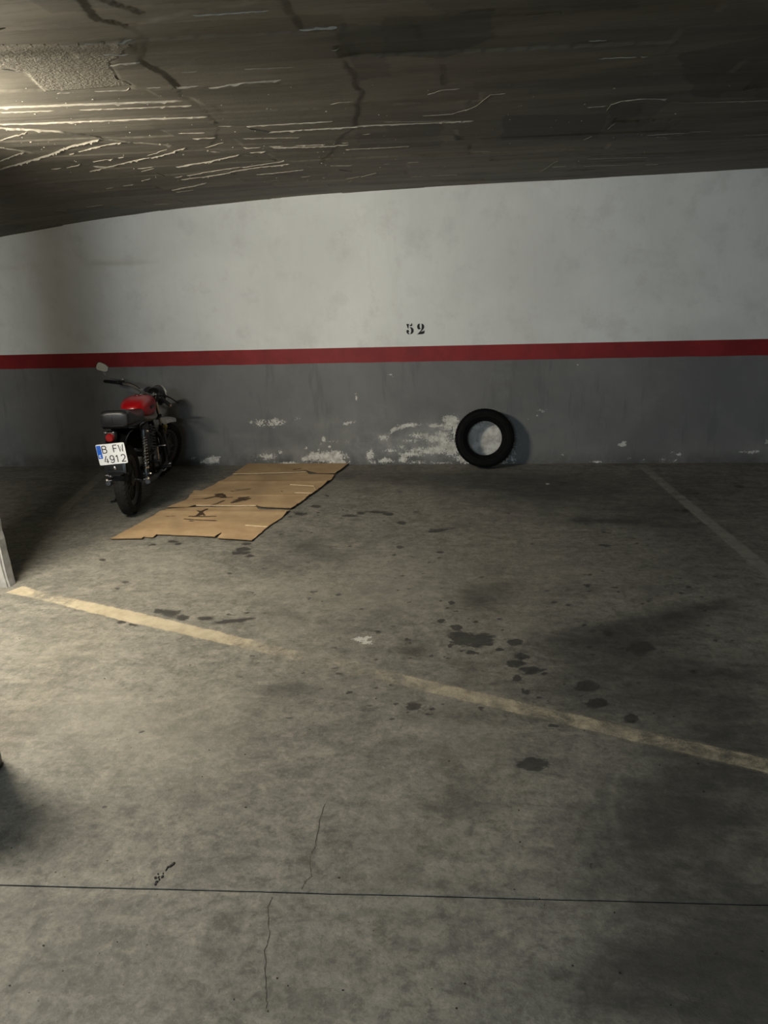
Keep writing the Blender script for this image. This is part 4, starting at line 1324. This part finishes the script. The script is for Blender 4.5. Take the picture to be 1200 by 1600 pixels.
# rear fender: arched sheet
b = MB()
P = []
arcp = [(0.34, .50), (.30, .60), (.20, .68), (.05, .715), (-.10, .715), (-.21, .690), (-.29, .640), (-.335, .570), (-.352, .500), (-.358, .440)]
for (x, z) in arcp:
    P.append([(x + .0, y, z - .55 * (abs(y) / .075) ** 3 * .028) for y in (-.080, -.070, -.04, 0, .04, .070, .080)])
v, f = [], []
nx_ = len(P[0])
for off in (0, -.004):
    for row in P:
        v += [(q[0] + (0.004 if off else 0), q[1], q[2] + off) for q in row]
npt = len(P) * nx_
for i in range(len(P) - 1):
    for k in range(nx_ - 1):
        a = i * nx_ + k
        f += [(a, a + 1, a + nx_ + 1, a + nx_), (npt + a, npt + a + nx_, npt + a + nx_ + 1, npt + a + 1)]
for i in range(len(P) - 1):
    a = i * nx_; c_ = a + nx_ - 1
    f += [(a, a + nx_, npt + a + nx_, npt + a), (c_, npt + c_, npt + c_ + nx_, c_ + nx_)]
b.add(v, f)
fend = b.build('rear_fender', BLACK_M, bike, 60)
b = MB(); b.box((-.352, 0, .455), (.010, .115, .085), None, .003); b.box((-.350, 0, .408), (.012, .075, .012), None, .003)
b.build('mud_flap', PLASTIC_M, fend)
b = MB(); b.lathe([(0, 0), (0, .013), (-.006, .014), (-.010, .009), (-.010, 0)], (-.360, .0, .470), (1, 0, 0), 14)
b.build('reflector_stud', CHROME_M, fend, 40, 'bright stud under the plate')
# tail light
tl = MB(); tl.box((-.285, 0.016, .700), (.08, .082, .088), None, .022)
tlo = tl.build('tail_light', BLACK_M, bike)
b = MB()
b.loft([*[[(p[0], p[1] + .016, p[2]) for p in r_] for r_ in (ring(-.318, .664, .733, .034, e=2.3), ring(-.342, .666, .731, .033, e=2.3), ring(-.356, .675, .722, .024, e=2.2))]])
b.build('lens', LENS_RED_M, tlo, 50, 'red tail light lens')
for (y, z) in ((.044, .739), (-.012, .739)):
    b = MB(); b.lathe([(0, 0), (0, .007), (-.006, .006), (-.008, 0)], (-.318, y, z), (1, 0, 0), 8)
    b.build('screw', CHROME_M, tlo)
# number plate, tilted back at its top
PT = Matrix.Translation((-.372, .006, .582)) @ Matrix.Rotation(math.radians(-8), 4, 'Y') @ Matrix.Rotation(math.radians(-3.4), 4, 'X')
# plate frame: u to the right as seen from behind (-y), v up
PF = PT @ Matrix(((0, 0, -1, 0), (-1, 0, 0, 0), (0, 1, 0, 0), (0, 0, 0, 1)))
PW, PH = .214, .166


def rrect(w_, h_, r_, n=5):
    pts = []
    for cx_, cy_, a0 in ((w_ / 2 - r_, h_ / 2 - r_, 0), (-w_ / 2 + r_, h_ / 2 - r_, 90), (-w_ / 2 + r_, -h_ / 2 + r_, 180), (w_ / 2 - r_, -h_ / 2 + r_, 270)):
        pts += arc(cx_, cy_, r_, r_, a0, a0 + 90, n)
    return pts


b = MB(); b.prism(rrect(PW, PH, .010), -.002, .0, PF)
plate = b.build('number_plate', PLATE_M, bike, 0, 'white number plate')
b = MB(); b.prism([(p[0] - .0885, p[1] + .022) for p in rrect(.034, .105, .003, 3)], 0, .0006, PF)
b.build('blue_band', PLATE_BLUE_M, plate, 0, 'blue band')
b = MB()
rim_o = rrect(PW, PH, .010); rim_i = rrect(PW - .006, PH - .006, .008)
nr = len(rim_o)
b.add([(p[0], p[1], 0) for p in rim_o] + [(p[0] * .99, p[1] * .99, .0015) for p in rim_o] + [(p[0], p[1], .0003) for p in rim_i],
      [(i, (i + 1) % nr, nr + (i + 1) % nr, nr + i) for i in range(nr)] + [(nr + i, nr + (i + 1) % nr, 2 * nr + (i + 1) % nr, 2 * nr + i) for i in range(nr)], PF)
b.build('raised_edge', PLATE_M, plate)


def stroke_glyph(strokes, ox, oy, w_, h_, t, mat, name, zt=.0012):
    b = MB()
    for s in strokes:
        pts = [(ox + p[0] * w_, oy + p[1] * h_) for p in s]
        L, Rr = [], []
        closed = (abs(pts[0][0] - pts[-1][0]) + abs(pts[0][1] - pts[-1][1])) < 1e-6
        for i, p in enumerate(pts):
            a = pts[i - 1] if i else (pts[-2] if closed else p)
            c = pts[i + 1] if i < len(pts) - 1 else (pts[1] if closed else p)
            dx, dy = c[0] - a[0], c[1] - a[1]
            l_ = math.hypot(dx, dy) or 1
            nx_, ny_ = -dy / l_ * t / 2, dx / l_ * t / 2
            L.append((p[0] + nx_, p[1] + ny_)); Rr.append((p[0] - nx_, p[1] - ny_))
        n_ = len(pts)
        v = [(q[0], q[1], zt) for q in L] + [(q[0], q[1], zt) for q in Rr] + [(q[0], q[1], 0) for q in L] + [(q[0], q[1], 0) for q in Rr]
        f = []
        for i in range(n_ - 1):
            f += [(i, i + 1, n_ + i + 1, n_ + i), (i, 2 * n_ + i, 2 * n_ + i + 1, i + 1), (n_ + i, n_ + i + 1, 3 * n_ + i + 1, 3 * n_ + i)]
        f += [(0, n_, 3 * n_, 2 * n_), (n_ - 1, 3 * n_ - 1, 4 * n_ - 1, 2 * n_ - 1)]
        b.add(v, f, PF)
    return b.build(name, mat, plate, 0)


aS = lambda cx_, cy_, rx, ry, a0, a1, n=10: arc(cx_, cy_, rx, ry, a0, a1, n)
GL = {
    'B': [[(0, 0), (0, 1)], [(0, 1), (.55, 1)] + aS(.55, .77, .38, .23, 90, -90) + [(0, .54)], [(0, .54), (.58, .54)] + aS(.58, .27, .42, .27, 90, -90) + [(0, 0)]],
    'F': [[(0, 0), (0, 1)], [(0, 1), (.9, 1)], [(0, .53), (.75, .53)]],
    'W': [[(0, 1), (.22, 0), (.5, .75), (.78, 0), (1, 1)]],
    '4': [[(.70, 0), (.70, .62)], [(.55, 1), (0, .24), (1, .24)]],
    '9': [aS(.5, .68, .46, .32, 0, 360, 18), [(.96, .68), (.96, .40)] + aS(.5, .34, .46, .34, 0, -150, 10)],
    '1': [[(.45, 0), (.45, 1)], [(.45, 1), (.12, .76)]],
    '2': [aS(.5, .72, .46, .28, 165, -25, 12) + [(.72, .42), (0, .03)], [(0, .03), (1, .03)]],
    'E': [[(0, 0), (0, 1)], [(0, 1), (1, 1)], [(0, .5), (.8, .5)], [(0, 0), (1, 0)]],
}
for ch, ox, oy in (('B', -.064, .012), ('F', .019, .012), ('W', .060, .012)):
    stroke_glyph(GL[ch], ox, oy, .032, .056, .0068, PLATE_INK_M, 'character')
for i, ch in enumerate('4912'):
    stroke_glyph(GL[ch], -.064 + i * .0425, -.070, .031, .058, .0068, PLATE_INK_M, 'character')
stroke_glyph(GL['E'], -.0945, -.019, .012, .018, .0045, PLATE_M, 'country_letter', .0018)
b = MB()
for k in range(12):
    a = math.radians(30 * k)
    b.lathe([(0.0006, 0), (0.0006, .0016), (.0012, .0012), (.0012, 0)], (-.0885 + .010 * math.cos(a), .050 + .010 * math.sin(a), 0), (0, 0, 1), 6, PF)
b.build('star_ring', AMBER_M, plate, 0, None, 'stuff')
b = MB(); b.box((-.345, 0, .60), (.03, .06, .10), None, .004)
b.build('plate_bracket', BLACK_M, bike)
# engine
b = MB(); b.box((.66, 0, .30), (.36, .20, .19), None, .04)
b.lathe([(-.125, 0), (-.125, .075), (-.115, .085), (.115, .085), (.125, .075), (.125, 0)], (.60, 0, .30), (0, 1, 0), 28)
b.lathe([(-.122, 0), (-.122, .058), (-.110, .066), (.110, .066), (.122, .058), (.122, 0)], (.76, 0, .29), (0, 1, 0), 28)
eng = b.build('engine', ALLOY_M, bike, 40, 'dull alloy engine')
b = MB()
cd = Vector((.18, 0, .98)).normalized()
for k in range(9):
    c = Vector((.76, 0, .40)) + cd * (.026 * k)
    Mx = Matrix.Translation(c) @ Matrix.Rotation(math.atan2(cd.x, cd.z), 4, 'Y')
    b.box((0, 0, 0), (.17, .17, .009), Mx, .002)
Mx = Matrix.Translation(Vector((.76, 0, .40)) + cd * .10) @ Matrix.Rotation(math.atan2(cd.x, cd.z), 4, 'Y')
b.box((0, 0, 0), (.12, .12, .24), Mx)
b.build('cylinder_fins', ALLOY_M, eng, 0, None, 'stuff')
b = MB(); b.tube([(.66, 0, .50), (.56, 0, .53), (.48, 0, .55)], [.022, .030, .034], 12); b.box((.40, 0, .57), (.16, .16, .16), None, .02)
b.build('carburettor', PLASTIC_M, eng)
b = MB(); b.tube([(.56, -.128, .31), (.56, -.150, .31), (.53, -.155, .36), (.505, -.160, .47), (.505, -.175, .475), (.51, -.235, .475)], [.012, .012, .010, .009, .008, .010], 9)
b.build('kick_lever', CHROME_M, eng, 60, 'bright kick lever')
# exhausts: headers and two low mufflers
for s in (-1, 1):
    b = MB()
    b.tube([(.86, s * .05, .56), (.95, s * .07, .54), (1.00, s * .10, .46), (.97, s * .13, .30), (.90, s * .145, .24), (.60, s * .150, .235), (.36, s * .165, .245), (.30, s * .17, .25)], .019, 12)
    b.tube([(.30, s * .17, .25), (.24, s * .165, .255), (.06, s * .160, .268), (.0, s * .158, .271)], [.020, .030, .031, .027], 16)
    mf = b.build('exhaust', BLACK_M, bike, 50)
    b = MB(); b.tube([(.002, s * .158, .271), (-.012, s * .158, .272)], [.023, .020], 14)
    b.build('tail_cap', ALLOY_M, mf)
# pegs, brake pedal, side stand, chain
for s in (-1, 1):
    b = MB(); b.tube([(.52, s * .12, .27), (.52, s * .26, .285)], [.012, .016], 10)
    b.build('foot_peg', PLASTIC_M, bike)
    b = MB(); b.tube([(.26, s * .12, .38), (.25, s * .225, .39)], [.010, .014], 10)
    b.build('passenger_peg', PLASTIC_M, bike)
b = MB(); b.tube([(.50, -.15, .25), (.62, -.175, .225), (.74, -.19, .235), (.79, -.19, .25)], .007, 8); b.box((.80, -.195, .255), (.045, .04, .010), None, .003)
b.build('brake_pedal', CHROME_M, bike)
b = MB(); b.tube([(.50, .13, .21), (.47, .22, .06), (.455, .245, -0.0)], .010, 9); b.box((.455, .255, .002), (.05, .05, .008), None, .003)
b.build('side_stand', BLACK_M, bike)
b = MB()
for zoff, x0_, x1_ in ((.085, 0, .46), (-.085, 0, .46)):
    for k in range(34):
        x = x0_ + (x1_ - x0_) * k / 33
        z = RR + zoff * (1 - .45 * k / 33)
        b.box((x, .070, z), (.011, .012, .012))
b.build('chain', ALLOY_M, bike, 0, None, 'stuff')
b = MB(); b.box((.21, .078, .40), (.40, .030, .016), None, .005)
b.build('chain_guard', BLACK_M, bike)
# front fork (steered)
fork0 = AX_C + AX_D * .52
off = Vector((.045, 0, .02))
for s in (-1, 1):
    b = MB()
    lo = Vector((1.36, s * .080, FR)); top = lo + AX_D * .68
    b.tube([lo - AX_D * .02, lo + AX_D * .03, lo + AX_D * .30], [.020, .024, .022], 12, SM)
    fl = b.build('fork_leg', ALLOY_M, bike, 40)
    b = MB(); b.tube([lo + AX_D * .30, top], .0155, 12, SM)
    b.build('fork_tube', CHROME_M, fl)
    b = MB(); b.tube([lo + AX_D * .29, lo + AX_D * .33], .026, 12, SM)
    b.build('dust_seal', PLASTIC_M, fl)
    b = MB(); b.box(tuple(lo + AX_D * .27 + Vector((.03, s * .012, -.0))), (.012, .018, .045), SM, .004)
    b.build('side_reflector', AMBER_M, fl, 40, 'amber reflector')
for hgt in (.44, .62):
    b = MB()
    c = Vector((1.345, 0, FR)) + AX_D * hgt
    Mx = SM @ Matrix.Translation(c) @ Matrix.Rotation(-RAKE, 4, 'Y')
    b.box((-.01, 0, 0), (.07, .215, .030), Mx, .008)
    b.build('fork_yoke', BLACK_M, bike)
# handlebar
yc = Vector((1.345, 0, FR)) + AX_D * .662
b = MB()
BAR = [Vector((-.095, .425, .004)), Vector((-.062, .28, .030)), Vector((-.03, .17, .032)), Vector((.0, .085, .005)), Vector((0, .05, 0)), Vector((0, -.05, 0)), Vector((.0, -.085, .005)), Vector((-.03, -.13, .032)), Vector((-.062, -.21, .030)), Vector((-.095, -.345, .004))]
b.tube([yc + q for q in BAR], .011, 10, SM)
hb = b.build('handlebar', CHROME_M, bike, 60, 'chrome handlebar')
for s in (-1, 1):
    b = MB()
    p0 = yc + Vector((-.065, s * .255 + .04, .028)); p1 = yc + Vector((-.0965, s * .392 + .04, .002))
    b.tube([p0, p0.lerp(p1, .04), p0.lerp(p1, .08), p0.lerp(p1, .97), p1], [.016, .021, .0165, .0165, .014], 12, SM)
    gp = b.build('grip', PLASTIC_M, hb)
    b = MB(); b.tube([p1, p1 + (p1 - p0).normalized() * .014], [.011, .009], 10, SM)
    b.build('bar_end', CHROME_M, hb, 40, 'bright bar end')
    b = MB(); q = yc + Vector((-.054, s * .228 + .04, .034))
    b.box(tuple(q), (.05, .04, .042), SM, .008)
    b.build('switch_block', PLASTIC_M, hb)
    b = MB(); q = yc + Vector((-.022, s * .222 + .04, .036))
    b.tube([q, q + Vector((.045, s * .02, 0)), q + Vector((.05, s * .08, -.006)), q + Vector((.02, s * .165, -.012)), q + Vector((.012, s * .185, -.012))], [.008, .008, .006, .006, .008], 9, SM)
    b.build('lever', PLASTIC_M if s < 0 else ALLOY_M, hb)
b = MB(); q = yc + Vector((-.050, .262, .058)); b.lathe([(0, 0), (0, .013), (.010, .013), (.014, 0)], q, (0, 0, 1), 12, SM)
b.build('perch_bolt', CHROME_M, hb)
for s in (-1, 1):
    b = MB(); b.tube([yc + Vector((0, s * .05, -.04)), yc + Vector((0, s * .05, .014))], .017, 12, SM)
    b.build('bar_clamp', ALLOY_M, hb)
for s, e in ((1, (.03, .03, -.14)), (-1, (.03, -.03, -.14))):
    q = yc + Vector((-.022, s * .222 + .04, .036))
    cp = [q, q + Vector((.07, -s * .05, .012)), yc + Vector((.10, s * .06 + .01, .0)), yc + Vector(e)]
    bz = [cp[0] * (1 - t) ** 3 + cp[1] * 3 * t * (1 - t) ** 2 + cp[2] * 3 * t * t * (1 - t) + cp[3] * t ** 3 for t in [i / 14 for i in range(15)]]
    b = MB(); b.tube(bz, .0042, 7, SM)
    b.build('control_cable', PLASTIC_M, hb)
# mirror
mr = part('mirror', bike)
b = MB(); base = yc + Vector((-.092, .415, .010)); mc = yc + Vector((-.098, .470, .122))
b.tube([base, base + Vector((.004, .002, .03)), mc + Vector((0.006, 0, -.03)), mc], .0048, 8, SM)
b.build('stem', CHROME_M, mr)
MW = SM @ Matrix.Translation(mc) @ Matrix.Rotation(math.radians(24), 4, 'Z') @ Matrix.Rotation(math.radians(6), 4, 'Y') @ Matrix(((0, 0, -1, 0), (-1, 0, 0, 0), (0, 1, 0, 0), (0, 0, 0, 1)))
mo = [(-.052, .040), (-.030, .046), (.020, .038), (.050, .020), (.058, .0), (.052, -.024), (.036, -.036), (-.020, -.036), (-.050, -.034), (-.062, -.022), (-.062, .012)]
b = MB()
b.loft([[(p[0] * .55, p[1] * .55, -.026) for p in mo], [(p[0] * .88, p[1] * .88, -.018) for p in mo], [(p[0], p[1], -.004) for p in mo], [(p[0], p[1], .003) for p in mo], [(p[0] * .94, p[1] * .94, .004) for p in mo]], MW)
b.build('mirror_shell', PLASTIC_M, mr, 50)
b = MB(); b.prism([(p[0] * .92, p[1] * .92) for p in mo], .0042, .0052, MW)
b.build('mirror_glass', GLASS_M, mr, 0, 'pale mirror glass')
# headlamp and clocks
hc = yc + Vector((.150, 0, -.022))
b = MB()
b.lathe([(-.115, 0), (-.112, .035), (-.09, .066), (-.05, .082), (.0, .088), (.012, .088)], hc, (1, 0, 0), 36, SM)
hl = b.build('headlamp', BLACK_M, bike, 50, 'black headlamp shell')
b = MB(); b.lathe([(.010, .086), (.014, .095), (.026, .095), (.032, .086), (.026, .082)], hc, (1, 0, 0), 40, SM)
b.build('headlamp_rim', CHROME_M, hl, 50, 'chrome headlamp rim')
b = MB(); b.lathe([(.024, .083), (.036, .06), (.042, .03), (.044, 0)], hc, (1, 0, 0), 36, SM)
b.build('headlamp_lens', simple('lamp_lens', (.5, .5, .48), .1), hl, 50)
for s in (-1, 1):
    b = MB(); b.tube([hc + Vector((-.03, s * .085, 0)), hc + Vector((-.125, s * .095, .0))], .011, 8, SM)
    b.build('headlamp_bracket', BLACK_M, hl)
for s in (-1, 1):
    c = yc + Vector((.075, s * .052, .010))
    ax = Vector((-.72, 0, .70)).normalized()
    b = MB(); b.lathe([(-.070, 0), (-.068, .030), (-.045, .042), (.0, .046), (.006, .046), (.008, .040), (.004, .038), (.004, 0)], c, ax, 28, SM)
    ck = b.build('instrument', PLASTIC_M, bike, 40)
    b = MB(); b.lathe([(.0045, 0), (.0045, .037), (.0055, .037), (.0055, 0)], c, ax, 24, SM)
    b.build('dial', simple('dial_face', (.025, .025, .028), .2), ck)
# front turn lamp lower right
b = MB(); q = AX_C + AX_D * .33 + Vector((.05, -.115, 0))
b.tube([AX_C + AX_D * .36 + Vector((.045, -.08, 0)), q], .007, 8, SM)
tsn = b.build('turn_signal', PLASTIC_M, bike)
b = MB(); b.lathe([(-.020, 0), (-.018, .016), (0, .022), (.012, .020), (.018, 0)], q + Vector((0, -.006, 0)), (1, 0, 0), 16, SM)
b.build('amber_lens', AMBER_M, tsn, 50, 'yellowish lens')
# front fender: arched silver sheet following the wheel
P = []
for k in range(14):
    a = math.radians(165 - k * 7.6)
    rr = FR + .038 + .0022 * max(0, k - 7) ** 1.4
    hwid = .058 * (.55 if k == 13 else .85 if k == 12 else 1.0)
    row = []
    for y in (-1, -.9, -.55, 0, .55, .9, 1):
        r2 = rr - .030 * abs(y) ** 2.6
        row.append((1.36 + r2 * math.cos(a), y * hwid, FR + r2 * math.sin(a)))
    P.append(row)
b = MB(); v = []; f = []
npt = len(P) * 7
for sgn in (1, .988):
    for row in P:
        v += [(1.36 + (q[0] - 1.36) * sgn, q[1], FR + (q[2] - FR) * sgn) for q in row]
for i in range(len(P) - 1):
    for k in range(6):
        a = i * 7 + k
        f += [(a, a + 1, a + 8, a + 7), (npt + a, npt + a + 7, npt + a + 8, npt + a + 1)]
    a = i * 7
    f += [(a, a + 7, npt + a + 7, npt + a), (a + 6, npt + a + 6, npt + a + 13, a + 13)]
for a in (0, (len(P) - 1) * 7):
    for k in range(6):
        f.append((a + k, npt + a + k, npt + a + k + 1, a + k + 1))
b.add(v, f, SM)
ff = b.build('front_fender', FENDER_M, bike, 60, 'pale silver front fender')
for s in (-1, 1):
    b = MB(); b.tube([(1.36 - .10, s * .058, FR + .27), (1.36 - .03, s * .075, FR + .10)], .005, 7, SM)
    b.build('fender_stay', BLACK_M, ff)

# ------------------------------------------------------------------ unidentified dark object at the left edge, plain cylinder sized for its shadow
bc = floor_at(4, 1216)
dark_obj = thing('dark_object', 'unidentified dark object barely showing at the left edge of the floor', 'bin', Matrix.Translation((bc.x - .158, bc.y + .02, 0)))
b = MB(); b.lathe([(0, 0), (0, .115), (.01, .120), (.62, .120), (.62, .114), (.02, .112), (.02, 0)], (0, 0, 0), (0, 0, 1), 36)
b.build('body', DARK_OBJ_M, dark_obj, 40)
b = MB(); b.lathe([(.605, .120), (.605, .126), (.625, .126), (.625, .112), (.620, .112)], (0, 0, 0), (0, 0, 1), 36)
b.build('rim', DARK_OBJ_M, dark_obj, 40)
